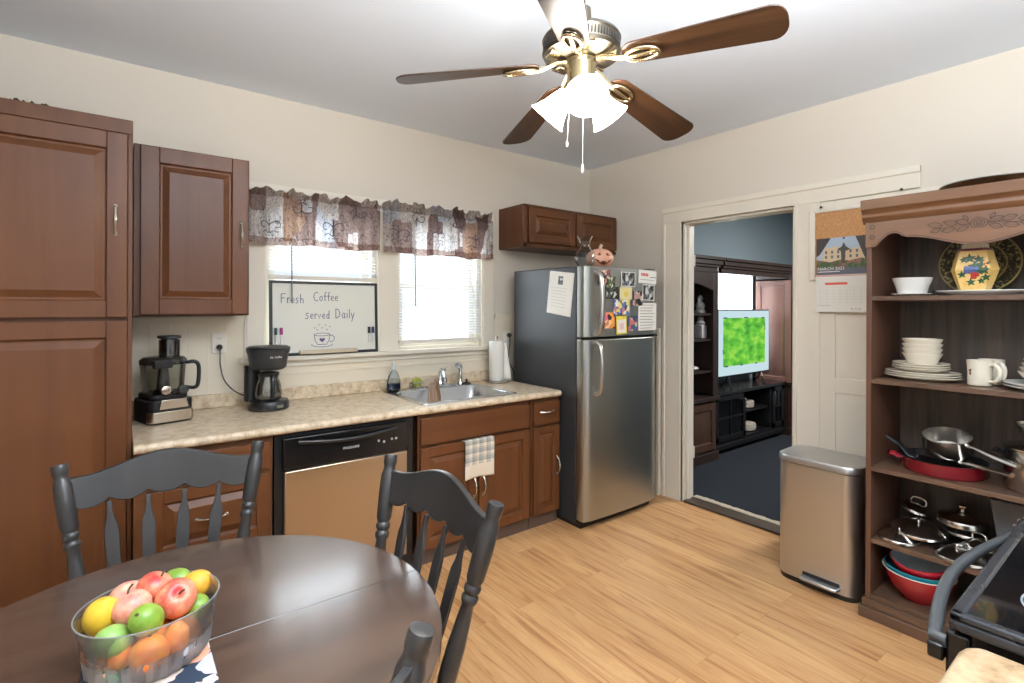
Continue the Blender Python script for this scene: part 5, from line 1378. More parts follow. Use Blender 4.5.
# third shelf: pans
M_pan = steel('pan_steel', (214, 210, 204), .22, 'X', .002)
def pan(x, y, z, r, h, hang, hl, label, m=M_pan, hm=M_pan, name='saucepan', group=None, inner=None, rise=.02, hw=.011, start=.0):
    o = thing(name, (x, y, z), label, 'pan', group)
    mb = MB(); pr = [(0, 0), (r * .93, 0), (r * .985, .012), (r, h - .004), (r * 1.025, h), (r * .985, h), (r * .965, .018), (r * .9, .008), (0, .007)]
    mb.lathe(pr[:5], (x, y, z), 40, cap=False); mb.m = 1; mb.lathe(pr[4:], (x, y, z), 40, cap=False)
    mb.build('pot', [m, inner or m], o, smooth=50)
    a = math.radians(hang); e = Vector((math.cos(a), math.sin(a), 0)); b0 = Vector((x, y, z + h * .78)) + e * r * .98
    MB().tube([b0, b0 + e * .03 + Vector((0, 0, .004)), b0 + e * hl * .55 + Vector((0, 0, rise * .6)), b0 + e * hl + Vector((0, 0, rise))], [hw * .8, hw * .8, hw, hw * .9], 8, flat=1.5).build('handle', hm, o, smooth=60)
    return o
M_redp = mat('red_enamel', (128, 22, 34), .2, coat=.5); M_nonst = mat('nonstick', (30, 30, 32), .35)
o = pan(3.085, .690, z3 + .001, .165, .062, 118, .05, 'large dark red skillet with black inside on the hutch pan shelf', M_redp, M_redp, 'skillet', None, M_nonst, .015, .016)
a = math.radians(-62); e = Vector((math.cos(a), math.sin(a), 0))
o2 = pan(3.09, .692, z3 + .0105, .105, .042, 100, .115, 'small black frying pan lying inside the red skillet', M_nonst, M_blk, 'frying_pan', None, M_nonst, .085, .012)
pan(3.055, .690, z3 + .0205, .092, .062, -117, .20, 'lower stainless saucepan nested inside the red skillet', rise=.010)
Mt = pan(3.06, .668, z3 + .086, .092, .085, -115, .19, 'upper stainless saucepan stacked on the saucepan in the red skillet', rise=-.015)
Mt.location = (3.06, .668, z3 + .098); Mt.rotation_euler = (0, math.radians(-15), 0)
o = thing('stock_pot', (3.05, .375, z3), 'large stainless stock pot at the right of the hutch pan shelf', 'pot')
mb = MB(); x, y, r, h = 3.055, .365, .112, .175
mb.lathe([(0, z3 + .001), (r * .95, z3 + .001), (r, z3 + .012), (r, z3 + h - .004), (r * 1.03, z3 + h), (r * .98, z3 + h), (r * .97, z3 + .02), (0, z3 + .01)], (x, y, 0), 40, cap=False).build('pot', M_pan, o, smooth=50)
mb = MB(); mb.tube([(x, y + r * .98, z3 + h * .80), (x - .03, y + r + .03, z3 + h * .86), (x + .03, y + r + .03, z3 + h * .86), (x + .01, y + r * .98, z3 + h * .80)], .007, 6).build('loop_handle', M_blk, o, smooth=60)
tag(MB().lathe([(0, .0), (.114, 0), (.116, .006), (.10, .014), (.03, .024), (.022, .03), (.022, .038), (0, .04)], (x, y, z3 + h + .001), 36).build('pot_lid', M_pan, None, org=(x, y, z3 + h)), 'stainless lid covering the stock pot on the hutch', 'lid')
bowl(x + .015, y + .01, z3 + h + .042, .070, .062, 'small stainless bowl on the stock pot lid', M_pan, name='mixing_bowl', group=None)
# fourth shelf: lids
def lid(x, y, z, r, tilt, dirn, label, loop=True, glassy=False, rimh=.012):
    o = thing('pot_lid', (x, y, z), label, 'lid', 'steel pot lids on the hutch')
    T = Matrix.Translation((x, y, z)) @ Matrix.Rotation(math.radians(dirn), 4, 'Z') @ Matrix.Rotation(math.radians(tilt), 4, 'Y')
    MB(T).lathe([(r * .96, 0), (r, .002), (r, rimh), (r * .97, rimh + .003), (r * .88, rimh + .006), (r * .6, rimh + .022), (r * .25, rimh + .031), (0, rimh + .033)], n=40, cap=False).lathe([(r * .95, .001), (r * .6, rimh + .018), (0, rimh + .029)], n=40, cap=False).build('dome', M_pan, o, smooth=45)
    if loop: MB(T).tube(smooth_path([(-.032, 0, rimh + .028), (-.026, 0, rimh + .05), (0, 0, rimh + .056), (.026, 0, rimh + .05), (.032, 0, rimh + .028)], 4), .0045, 8).build('handle', M_pan, o, smooth=60)
    else: MB(T).lathe([(.010, rimh + .030), (.009, rimh + .045), (.02, rimh + .055), (.02, rimh + .062), (0, rimh + .065)], n=16).build('knob', M_pan, o)
    return o
lid(2.985, .835, z4 + .002, .085, 0, 20, 'small steel lid at the front left of the hutch lid shelf')
lid(3.06, .775, z4 + .045, .110, -6, 10, 'wide steel lid resting across the other lids at the left of the shelf')
lid(3.22, .830, z4 + .088, .070, -14, 100, 'small steel lid leaning at the back left corner of the lid shelf')
lid(3.18, .64, z4 + .093, .095, 0, 0, 'steel lid with a tall knob on top of the lid pile', False, rimh=.026)
lid(3.20, .64, z4 + .002, .095, 0, 40, 'steel lid at the bottom of the back of the lid pile')
lid(3.20, .63, z4 + .045, .085, 0, 80, 'steel lid in the middle of the back of the lid pile')
lid(2.985, .600, z4 + .002, .100, 0, -30, 'wide steel lid at the front centre of the hutch lid shelf')
lid(3.06, .552, z4 + .040, .062, 8, 60, 'small steel lid overlapping the front centre lid on the shelf')
o = thing('food_container', (3.15, .44, z4), 'grey plastic box with pale letters standing at the right of the lid shelf', 'box')
mb = MB(); ring_loft(mb, [[(3.20, .40, z4 + .002), (3.20, .50, z4 + .002), (3.12, .50, z4 + .002), (3.12, .40, z4 + .002)], [(3.215, .385, z4 + .26), (3.215, .53, z4 + .26), (3.105, .53, z4 + .26), (3.105, .385, z4 + .26)]], False)
mb.add([(3.20, .40, z4 + .002), (3.20, .50, z4 + .002), (3.12, .50, z4 + .002), (3.12, .40, z4 + .002)], [[0, 1, 2, 3]])
mb.build('tub', mat('grey_tub', (96, 100, 106), .45), o, smooth=0, bevel=.004)
mb = MB()
for (dy, dz, s_) in ((.035, .19, .012), (.05, .165, .009), (.025, .15, .010), (.045, .12, .008)):
    xx = 3.1165 - .0145 * ((dz) / .258) ; yy = .40 + dy
    mb.ribbon([(xx - .002, yy + .5 * s_ * math.cos(t * PI / 5), z4 + dz + s_ * math.sin(t * PI / 5)) for t in range(8)], .0035, N_)
mb.build('lettering', mat('pale_print', (214, 216, 216), .5), o, smooth=0)
# bottom: nested mixing bowls
M_bred = mat('bowl_red', (150, 28, 36), .22, coat=.4); M_teal = mat('bowl_teal', (28, 122, 136), .25); M_bgry = mat('bowl_grey_inside', (190, 204, 212), .3); M_rimw = mat('bowl_rim_white', (226, 220, 208), .3)
bowl(3.045, .772, z5 + .001, .142, .132, 'largest red mixing bowl with a white rim at the bottom of the hutch', M_bred, 'mixing_bowl', .5, 'nested mixing bowls', M_rimw, rim=M_rimw)
bowl(3.045, .774, z5 + .034, .133, .114, 'teal mixing bowl nested between the two red bowls in the hutch', M_teal, 'mixing_bowl', .5, 'nested mixing bowls')
o = bowl(3.04, .766, z5 + .106, .114, .088, 'smaller bright red mixing bowl with grey inside, topmost of the nested bowls', mat('bowl_bright_red', (186, 24, 44), .22, coat=.4), 'mixing_bowl', .5, 'nested mixing bowls', M_bgry)
o.rotation_euler = (0, math.radians(-9), 0)
# tray on the crown
T = Matrix.Translation((3.03, .50, 2.020))
tag(MB(T).lathe([(0, .002), (.15, .002), (.16, .004), (.185, .020), (.194, .022), (.192, .026), (.16, .010), (0, .006)], n=48).build('serving_tray', steel('tray_steel', (190, 186, 180), .25, 'X', .01), None, org=(3.03, .50, 2.02), smooth=60), 'round metal serving tray lying on top of the hutch', 'tray')

# ================================================================ trash can, corkboard, calendar
M_tc = steel('trash_steel', (206, 207, 208), .36, 'Z', .02)
tx0, tx1, ty0, ty1 = 2.945, 3.245, .995, 1.400
def rr3(g, r, z): return [(a, b, z) for a, b in rrect(tx0 - g, tx1 + g, ty0 - g, ty1 + g, r, 6)]
p = thing('trash_can', ((tx0 + tx1) / 2, (ty0 + ty1) / 2, 0), 'rectangular stainless steel pedal trash can beside the hutch', 'trash can')
mb = MB(); ring_loft(mb, [rr3(-.004, .07, .0), rr3(-.002, .07, .03)], True); mb.add(rr3(-.004, .07, 0), [list(range(28))]); mb.build('base', M_blk, p, smooth=40)
mb = MB(); ring_loft(mb, [rr3(0, .07, .028), rr3(0, .07, .645)], True); mb.build('body', M_tc, p, smooth=40)
mb = MB(); ring_loft(mb, [rr3(.0, .07, .648), rr3(.006, .075, .651), rr3(.006, .075, .677), rr3(.002, .072, .685), rr3(-.012, .06, .688)], True); mb.add(rr3(0, .07, .648), [list(range(28))]); mb.build('lid', M_tc, p, smooth=40)
mb = MB(); mb.prism([(tx0 - .05, 1.235), (tx0 - .042, 1.255), (tx0 + .0, 1.262), (tx0 + .0, 1.068), (tx0 - .042, 1.075), (tx0 - .05, 1.095)], .045, .062, 'z'); mb.build('pedal', M_tc, p, bevel=.006)
MB().box(tx0 - .004, tx0 + .02, 1.075, 1.255, .06, .078).build('pedal_slot', M_blk, p, smooth=0)
# corkboard
p = thing('corkboard', (XW - .03, 1.15, 1.67), 'white-framed corkboard hanging on the closed panel door left of the hutch', 'corkboard')
cx0 = XW - .040; cy0, cy1 = .86, 1.432
MB().box(cx0 + .006, XW - .0205, cy0 + .01, cy1 - .01, 1.675, 2.085).build('cork', speckle('cork', [(.3, (150, 106, 66)), (.55, (184, 136, 90)), (.75, (204, 160, 112))], 90, .9), p, smooth=0)
mb = MB(); fw = .034
mb.box(cx0, XW - .0205, cy1 - fw, cy1, 1.67, 2.10).box(cx0, XW - .0205, cy0, cy0 + fw, 1.67, 2.10).box(cx0, XW - .0205, cy0 + fw, cy1 - fw, 1.67, 1.67 + fw * .6).box(cx0, XW - .0205, cy0 + fw, cy1 - fw, 2.10 - fw * .5, 2.10)
mb.build('frame', M_trim, p, bevel=.004)
def nail(y, z, label): tag(MB().tube([(XW - .034, y, z), (XW - .018, y, z)], .004, 8).ball((XW - .036, y, z), .004, .008, .008, 8, 5).build('nail', M_blk), label, 'nail')
nail(1.365, 2.118, 'small nail in the trim above the corkboard')
nail(.955, 2.155, 'small black nail in the trim just above the hutch crown')
p = thing('wall_calendar', (XW - .045, 1.24, 1.475), 'wall calendar with a building picture pinned to the corkboard', 'calendar')
ya, yb = 1.385, 1.085; xc = XW - .043
mb = MB()
def C2(y, z, e=0): return (xc - e, y, z)
def quad(mi, pts, e):
    mb.m = mi; mb.add([C2(ya - u * (ya - yb), 1.700 + v * .222, e) for u, v in pts], [list(range(len(pts)))])
mb.box(xc - .001, xc + .001, yb, ya, 1.700, 1.922)
quad(1, [(0, 0), (1, 0), (1, 1), (0, 1)], .0014)                                    # sky
quad(2, [(.08, .25), (.92, .25), (.92, .66), (.75, .70), (.55, .66), (.38, .76), (.14, .72)], .0018)   # building
for r_ in range(2):
    for k in range(6): quad(3, [(.16 + k * .11, .44 + r_ * .13), (.20 + k * .11, .44 + r_ * .13), (.20 + k * .11, .52 + r_ * .13), (.16 + k * .11, .52 + r_ * .13)], .0022)
quad(4, [(0, .16), (1, .16), (1, .34), (.8, .42), (.6, .36), (.45, .40), (.25, .34), (0, .42)], .0024)
quad(5, [(0, 0), (1, 0), (1, .17), (0, .17)], .0027)
quad(6, [(.46, .30), (.52, .30), (.53, .62), (.62, .66), (.54, .74), (.50, .86), (.46, .74), (.38, .68), (.45, .62)], .0028)
quad(7, [(0, .50), (.06, .55), (.20, .85), (.27, 1), (0, 1)], .0030); quad(7, [(.70, 1), (.76, .80), (.84, .50), (.88, .38), (1, .34), (1, 1)], .0030)
mb.m = 8; tv, tf = text_mesh('MARCH 2025', .026, face_mx(xc - .0034, ya - .006, 1.735), align='LEFT'); mb.add(tv, tf)
mb.ribbon([C2(ya - .008, 1.718, .0034), C2(ya - .13, 1.718, .0034)], .004, N_)
mb.build('picture_page', [M_pw, mat('cal_sky', (170, 184, 200), .5), mat('cal_building', (206, 184, 150), .5), mat('cal_window', (92, 96, 104), .5), patches('cal_shrubs', [(0, (60, 84, 50)), (.35, (110, 76, 64)), (.6, (84, 104, 66)), (.8, (140, 96, 80))], 60), mat('cal_pavement', (90, 92, 104), .5), mat('cal_tree', (70, 66, 56), .5), mat('cal_curtain', (54, 50, 50), .5), mat('cal_text', (240, 238, 232), .5)], p, smooth=0)
mb = MB().box(xc - .0012, xc + .0008, yb - .003, ya + .002, 1.474, 1.698)
mb.m = 1; mb.box(xc - .0018, xc - .0012, ya - .17, ya - .048, 1.638, 1.652); mb.box(xc - .0018, xc - .0012, ya - .30, ya - .0, 1.690, 1.6935) 
mb.m = 2
for k in range(6): mb.box(xc - .0018, xc - .0012, yb + .02, ya - .02, 1.530 + k * .0185, 1.5308 + k * .0185)
for k in range(8): mb.box(xc - .0018, xc - .0012, yb + .02 + k * .037, yb + .0208 + k * .037, 1.530, 1.6225)
mb.box(xc - .0018, xc - .0012, ya - .08, ya - .008, 1.512, 1.516)
for k in range(3): mb.box(xc - .0018, xc - .0012, ya - .20 - k * .02, ya - .188 - k * .02, 1.490, 1.498)
mb.build('month_page', [M_pw, mat('cal_red', (206, 84, 66), .5), mat('cal_grid', (196, 194, 188), .6)], p, smooth=0)
MB().ball((xc - .004, 1.235, 1.915), .005, .006, .006, 10, 6).build('push_pin', M_blk, p)

# ================================================================ table and chairs
M_tab = wood('table_top_wood', (50, 37, 30), (94, 70, 55), 'X', .25, .8, spec=.8, coat=.7, contrast=.28)
M_tabd = wood('table_base_wood', (46, 38, 34), (66, 54, 46), 'Z', .4, .5)
TX, TY, TR, TZ = .115, 1.328, .560, .75
p = thing('dining_table', (TX, TY, 0), 'round dark brown wooden dining table with a centre seam', 'table')
def half(s_):
    pts = [(TR * math.cos(t), TR * math.sin(t)) for t in [(PI * i / 48) for i in range(49)]]
    g = .0004
    pts = [(a, max(b, g)) for a, b in pts]
    return [(TX + a, TY + s_ * b) for a, b in (pts if s_ > 0 else pts[::-1])]
for s_ in (1, -1): MB().prism(half(s_), TZ - .026, TZ, 'z').build('tabletop', M_tab, p, bevel=.001, seg=2, smooth=40)
mb = MB(); mb.lathe([(TR - .07, TZ - .09), (TR - .07, TZ - .027), (TR - .09, TZ - .027), (TR - .09, TZ - .09)], (TX, TY, 0), 64, cap=False); mb.add([], []); mb.build('apron', M_tabd, p, smooth=40)
MB().box(TX - .30, TX + .30, TY - .04, TY + .04, TZ - .07, TZ - .027).box(TX - .04, TX + .04, TY - .30, TY + .30, TZ - .07, TZ - .027).build('support', M_tabd, p)
MB().lathe([(.06, .16), (.075, .20), (.085, .28), (.06, .36), (.05, .42), (.065, .50), (.08, .56), (.06, .62), (.09, .68)], (TX, TY, 0), 28).build('pedestal', M_tabd, p, smooth=60)
for k in range(4):
    a = PI / 4 + k * PI / 2; e = Vector((math.cos(a), math.sin(a), 0)); c = Vector((TX, TY, 0))
    MB().tube([c + e * .05 + Vector((0, 0, .22)), c + e * .14 + Vector((0, 0, .17)), c + e * .25 + Vector((0, 0, .07)), c + e * .33 + Vector((0, 0, .032))], [.035, .035, .03, .028], 10).build('foot', M_tabd, p, smooth=60)

M_ch = wood('chair_wood', (35, 34, 34), (56, 54, 53), 'Z', .36, .5, contrast=.3)
M_chs = wood('chair_seat_wood', (44, 42, 41), (66, 63, 62), 'Y', .34, .5)
def make_chair(name, label):
    """local: seat centre at the origin, front to +Y, floor at z=0"""
    o = thing(name, (0, 0, 0), label, 'chair', None, local=True)
    poly = rrect(-.205, .205, -.195, .185, .075, 6)
    mb = MB(); ring_loft(mb, [[(a * .95, b * .95, .418) for a, b in poly], [(a, b, .428) for a, b in poly], [(a, b, .443) for a, b in poly], [(a * .96, b * .96, .450) for a, b in poly], [(a * .7, b * .7, .444) for a, b in poly]], True)
    mb.add([(a * .95, b * .95, .418) for a, b in poly], [list(range(len(poly)))])
    mb.build('seat', M_chs, o, smooth=50)
    # back posts: turned, splayed and leaning
    def post_axis(s_, z):
        t = (z - .44) / .56
        return Vector((s_ * (.185 + .096 * t), -.170 - .125 * t, z))
    for s_ in (-1, 1):
        prof = [(.44, .014), (.465, .016), (.475, .020), (.485, .015), (.50, .017), (.56, .024), (.64, .0235), (.71, .019), (.745, .016), (.755, .022), (.765, .0225), (.773, .017), (.780, .022), (.790, .0225), (.797, .018), (.81, .0235), (.88, .0255), (.938, .0245), (.952, .020), (.962, .0185), (.968, .0195), (.974, .0215), (.994, .0215), (.999, .020), (1.0, .016)]
        MB().tube([post_axis(s_, z) for z, r in prof], [r for z, r in prof], 16).build('back_post', M_ch, o, smooth=50)
    # crest rail with arched top and scalloped bottom
    def crest_pt(u, z, dy):
        t = (z - .44) / .56
        x = u * (.185 + .096 * t)
        y = -.170 - .125 * t - .030 * (1 - u * u) + dy
        return Vector((x, y, z))
    vs = []; fs = []; N = 56
    for i in range(N + 1):
        u = -1 + 2 * i / N; au = abs(u)
        top = .955 + .048 * (math.cos(PI * min(1, au / .88)) * .5 + .5)
        if au > .9: top = .955 + .0 * au
        bot = .858 + .014 * (1 - au) - .022 * abs(math.sin(PI * (u * 2.5 + .5))) ** .7 + .018
        for (z, dy) in ((bot, -.009), (bot, .009), (top, .009), (top, -.009)): vs.append(crest_pt(u * .985, z, dy))
    for i in range(N):
        for k in range(4): fs.append([i * 4 + k, i * 4 + (k + 1) % 4, (i + 1) * 4 + (k + 1) % 4, (i + 1) * 4 + k])
    fs += [[0, 1, 2, 3], [N * 4 + 3, N * 4 + 2, N * 4 + 1, N * 4]]
    MB().add(vs, fs).build('crest_rail', M_ch, o, smooth=40, bevel=.003)
    # four arrow spindles
    for k in range(4):
        u = -.6 + .4 * k
        vs = []; fs = []
        rows = [(.447, .008), (.50, .009), (.56, .012), (.64, .017), (.76, .0195), (.79, .018), (.815, .010), (.84, .007), (.868, .007)]
        for z, w in rows:
            c = crest_pt(u, z, 0); sp_ = u * .175 + (c.x - u * .175) * ((z - .447) / .42)
            th = .006 if w > .009 else .006
            for dx, dy in ((-w, -th), (w, -th), (w, th), (-w, th)): vs.append(Vector((c.x + dx, c.y + dy + .02 * (1 - (z - .447) / .42), z)))
        for i in range(len(rows) - 1):
            for q in range(4): fs.append([i * 4 + q, i * 4 + (q + 1) % 4, (i + 1) * 4 + (q + 1) % 4, (i + 1) * 4 + q])
        fs += [[0, 1, 2, 3], [len(rows) * 4 - 4 + q for q in (3, 2, 1, 0)]]
        MB().add(vs, fs).build('spindle', M_ch, o, smooth=30, bevel=.002)
    L = {}
    for sx in (-1, 1):
        for sy_ in (-1, 1):
            a = Vector((sx * .135, sy_ * .125, .42)); b = Vector((sx * .195, sy_ * .185, 0)); L[sx, sy_] = (a, b)
            rs = [(.0, .013), (.08, .017), (.2, .023), (.32, .022), (.36, .017), (.38, .022), (.42, .017), (.6, .020), (.75, .017), (.9, .014), (1, .012)]
            MB().tube([a.lerp(b, t) for t, r in rs], [r for t, r in rs], 12).build('leg', M_ch, o, smooth=50)
    def mid(k, t): return L[k][0].lerp(L[k][1], t)
    for sx in (-1, 1): MB().tube([mid((sx, -1), .6), (mid((sx, -1), .6) + mid((sx, 1), .6)) / 2, mid((sx, 1), .6)], [.009, .014, .009], 10).build('stretcher', M_ch, o, smooth=60)
    MB().tube([(mid((-1, -1), .6) + mid((-1, 1), .6)) / 2, Vector((0, 0, mid((1, 1), .6).z)), (mid((1, -1), .6) + mid((1, 1), .6)) / 2], [.009, .014, .009], 10).build('stretcher', M_ch, o, smooth=60)
    return o
ch = make_chair('dining_chair', 'dark grey arrow-back chair behind the table, in front of the pantry and drawers')
ch.location = (.103, 1.815, 0); ch.rotation_euler = (0, 0, math.radians(174))
dup(ch, (.455, 1.326, 0), math.radians(93.5), 'dark grey arrow-back chair at the right side of the table, nearest the sink')
dup(ch, (-.003, .867, 0), math.radians(25), 'dark grey chair on the near side of the table, only its post top showing')

# ================================================================ runner, glass bowl, fruit
def runner_mat():
    m, nt, b = new_mat('floral_cloth')
    mp = coords(nt, (1, 1, 1))
    n = nt.nodes.new('ShaderNodeTexNoise'); n.inputs['Scale'].default_value = 22; n.inputs['Detail'].default_value = 2
    nt.links.new(mp.outputs[0], n.inputs['Vector'])
    ad = nt.nodes.new('ShaderNodeMix'); ad.data_type = 'RGBA'; ad.blend_type = 'LINEAR_LIGHT'; ad.inputs[0].default_value = .018
    nt.links.new(mp.outputs[0], ad.inputs[6]); nt.links.new(n.outputs['Color'], ad.inputs[7])
    v = nt.nodes.new('ShaderNodeTexVoronoi'); v.inputs['Scale'].default_value = 16; nt.links.new(ad.outputs[2], v.inputs['Vector'])
    sp = nt.nodes.new('ShaderNodeSeparateColor'); nt.links.new(v.outputs['Color'], sp.inputs[0])
    r = ramp(nt, [(0, (232, 170, 140)), (.22, (222, 206, 196)), (.42, (206, 190, 130)), (.55, (92, 128, 96)), (.72, (216, 150, 150)), (.86, (196, 196, 206))], 'CONSTANT'); nt.links.new(sp.outputs[0], r.inputs['Fac'])
    lt = nt.nodes.new('ShaderNodeMath'); lt.operation = 'LESS_THAN'; lt.inputs[1].default_value = .66; nt.links.new(v.outputs['Distance'], lt.inputs[0])
    core = nt.nodes.new('ShaderNodeMath'); core.operation = 'LESS_THAN'; core.inputs[1].default_value = .14; nt.links.new(v.outputs['Distance'], core.inputs[0])
    m1 = nt.nodes.new('ShaderNodeMix'); m1.data_type = 'RGBA'; m1.inputs[6].default_value = lin((30, 44, 62))
    nt.links.new(lt.outputs[0], m1.inputs[0]); nt.links.new(r.outputs['Color'], m1.inputs[7])
    m2 = nt.nodes.new('ShaderNodeMix'); m2.data_type = 'RGBA'; m2.inputs[7].default_value = lin((216, 110, 84))
    mu = nt.nodes.new('ShaderNodeMath'); mu.operation = 'MULTIPLY'; mu.inputs[1].default_value = .6; nt.links.new(core.outputs[0], mu.inputs[0])
    nt.links.new(mu.outputs[0], m2.inputs[0]); nt.links.new(m1.outputs[2], m2.inputs[6]); nt.links.new(m2.outputs[2], b.inputs['Base Color'])
    b.inputs['Roughness'].default_value = .9
    return m
tag(MB().box(-.058, .162, .93, 1.40, TZ + .0005, TZ + .003).build('floral_runner', runner_mat(), bevel=.001), 'navy floral cloth runner lying on the dining table under the fruit bowl', 'table runner')
BX, BY, BZ = .056, 1.330, TZ + .004
M_cry = glass('crystal_bowl', (253, 254, 254), .03, .10)
def crystal():
    nt = M_cry.node_tree; out = nt.nodes['Material Output']; sh = out.inputs['Surface'].links[0].from_socket
    d = nt.nodes.new('ShaderNodeBsdfDiffuse'); d.inputs['Color'].default_value = lin((235, 240, 244))
    t = nt.nodes.new('ShaderNodeBsdfTranslucent'); t.inputs['Color'].default_value = lin((235, 240, 244))
    a = nt.nodes.new('ShaderNodeMixShader'); nt.links.new(d.outputs[0], a.inputs[1]); nt.links.new(t.outputs[0], a.inputs[2])
    m = nt.nodes.new('ShaderNodeMixShader'); m.inputs[0].default_value = .045
    nt.links.new(sh, m.inputs[1]); nt.links.new(a.outputs[0], m.inputs[2]); nt.links.new(m.outputs[0], out.inputs['Surface'])
crystal()
p = thing('fruit_bowl', (BX, BY, BZ), 'cut-glass bowl of fruit on the floral runner', 'bowl')
def cut(zs):
    loops = []
    for (r, z, cutd) in zs:
        loops.append([(BX + (r - cutd * (1 if k % 2 else 0)) * math.cos(2 * PI * k / 56), BY + (r - cutd * (1 if k % 2 else 0)) * .95 * math.sin(2 * PI * k / 56), BZ + z) for k in range(56)])
    return loops
M_cut = M_cry.copy(); M_cut.name = 'crystal_cut_base'
[n for n in M_cut.node_tree.nodes if n.type == 'MIX_SHADER' and n.outputs[0].links and n.outputs[0].links[0].to_node.type == 'OUTPUT_MATERIAL'][0].inputs[0].default_value = .30
mb = MB(); ring_loft(mb, cut([(.104, .0045, .004), (.1105, .012, .010), (.1135, .038, .010), (.1155, .050, .004)]), False); mb.build('cut_ribs', M_cut, p, smooth=0)
MB().tube([(BX + .1265 * math.cos(t * PI / 32), BY + .1265 * .95 * math.sin(t * PI / 32), BZ + .1195) for t in range(64)], .0015, 8, True).build('rim', M_cut, p, smooth=60)
mb = MB(); ring_loft(mb, cut([(.080, .0, 0), (.104, .004, .004), (.109, .014, .008), (.112, .040, .008), (.115, .052, 0), (.120, .09, 0), (.126, .116, 0), (.128, .119, 0), (.125, .120, 0), (.122, .114, 0), (.115, .085, 0), (.110, .055, 0), (.106, .030, 0), (.098, .010, 0)]), True)
mb.add(cut([(.080, .0, 0)])[0], [list(range(56))])
mb.build('glass', M_cry, p, smooth=25)
def fruit_mat(nm, c1, c2, sc=7, rough=.35):
    return speckle(nm, [(.35, c1), (.62, c2)], sc, rough, 4)
M_ap = fruit_mat('apple_skin', (186, 52, 50), (236, 160, 120), 20); M_app = fruit_mat('pink_apple_skin', (214, 110, 104), (240, 196, 160), 18)
M_lem = fruit_mat('lemon_skin', (214, 172, 44), (228, 190, 60), 30, .4); M_lime = fruit_mat('lime_skin', (96, 132, 44), (140, 164, 60), 14); M_lim2 = fruit_mat('mango_green_skin', (116, 158, 84), (148, 178, 90), 10)
M_or = fruit_mat('orange_skin', (214, 112, 36), (226, 138, 48), 60, .45); M_oy = fruit_mat('yellow_orange_skin', (226, 150, 40), (232, 172, 60), 40, .45)
M_stem = mat('fruit_stem', (70, 52, 32), .7)
def fruit(kind, x, y, z, r, m, label, elong=1.0, tilt=(0, 0)):
    x = BX + .006 + (x - BX) * .90; y = BY + (y - BY) * .92; r *= .97
    if z > BZ + .08: z -= .010
    o = thing(kind, (x, y, z - r), label, kind.split('_')[-1], 'fruit in the glass bowl')
    T = Matrix.Rotation(math.radians(tilt[1]), 4, 'Z') @ Matrix.Rotation(math.radians(tilt[0]), 4, 'X')
    if kind == 'apple':
        f = lambda q: Vector((q.x * (1 - .06 * q.z * -1 * .5), q.y * (1 + .03 * q.z), q.z * (.92 - .30 * math.exp(-(math.hypot(q.x, q.y) / .28) ** 2)) + 0))
    elif kind == 'lemon':
        f = lambda q: Vector((q.x, q.y, q.z * (1 + .16 * math.exp(-(math.hypot(q.x, q.y) / .25) ** 2))))
    else: f = None
    MB().ball((x, y, z), r, r, r * elong, 28, 18, T, f).build('skin', m, o, smooth=80)
    if kind == 'apple':
        b = Vector((x, y, z)); MB().tube([b + T @ Vector((0, 0, r * .55)), b + T @ Vector((.003, 0, r * .85)), b + T @ Vector((.008, 0, r * 1.02))], [.0022, .0018, .0022], 6).build('stem', M_stem, o)
    elif kind in ('orange', 'lime'):
        b = Vector((x, y, z)); MB().ball(b + T @ Vector((0, 0, r * elong * .985)), .004, .004, .003, 8, 5).build('stem', M_stem, o)
zt = BZ
fruit('orange', .045, 1.255, zt + .047, .036, M_or, 'front middle orange seen through the bowl glass at the bottom')
fruit('orange', .108, 1.282, zt + .048, .036, M_or, 'right orange seen through the bowl glass near the bottom')
fruit('orange', -.014, 1.300, zt + .047, .035, M_or, 'left orange at the bottom of the bowl under the green lime')
fruit('orange', .052, 1.330, zt + .050, .035, M_or, 'orange hidden at the middle bottom of the bowl')
fruit('orange', .105, 1.365, zt + .048, .035, M_or, 'orange at the bottom of the bowl below the right apple')
fruit('orange', .005, 1.375, zt + .048, .035, M_or, 'orange at the bottom of the bowl below the lemon')
fruit('orange', .060, 1.405, zt + .048, .034, M_or, 'orange at the far side of the bowl bottom')
fruit('lemon', -.040, 1.362, zt + .112, .034, M_lem, 'large yellow lemon at the left of the fruit bowl', 1.25, (28, 10))
fruit('apple', .008, 1.398, zt + .118, .038, M_app, 'pale pink apple at the back left of the fruit bowl', 1, (20, 0))
fruit('apple', .015, 1.338, zt + .123, .037, M_app, 'pink apple in front of the other pale apple in the bowl', 1, (-30, 40))
fruit('apple', .060, 1.382, zt + .133, .037, M_ap, 'deep red apple at the top middle of the fruit bowl', 1, (30, 90))
fruit('apple', .100, 1.325, zt + .122, .041, M_ap, 'red and orange apple at the right front with its stem showing', 1, (48, 8))
fruit('lime', .108, 1.430, zt + .116, .028, M_lime, 'yellow-green lime at the far back of the fruit bowl', 1.2, (80, 60))
fruit('orange', .150, 1.395, zt + .110, .031, M_oy, 'yellow-orange fruit at the back right rim of the bowl', 1.1, (80, 80))
fruit('lime', .142, 1.335, zt + .086, .027, M_lime, 'green lime against the right rim of the bowl', 1.2, (70, 20))
fruit('lime', .040, 1.278, zt + .116, .031, M_lime, 'dark green lime at the front centre on top of the oranges', 1.2, (45, -40))
fruit('lime', -.020, 1.290, zt + .088, .031, M_lim2, 'pale green lime at the front left behind the bowl glass', 1.25, (60, -50))

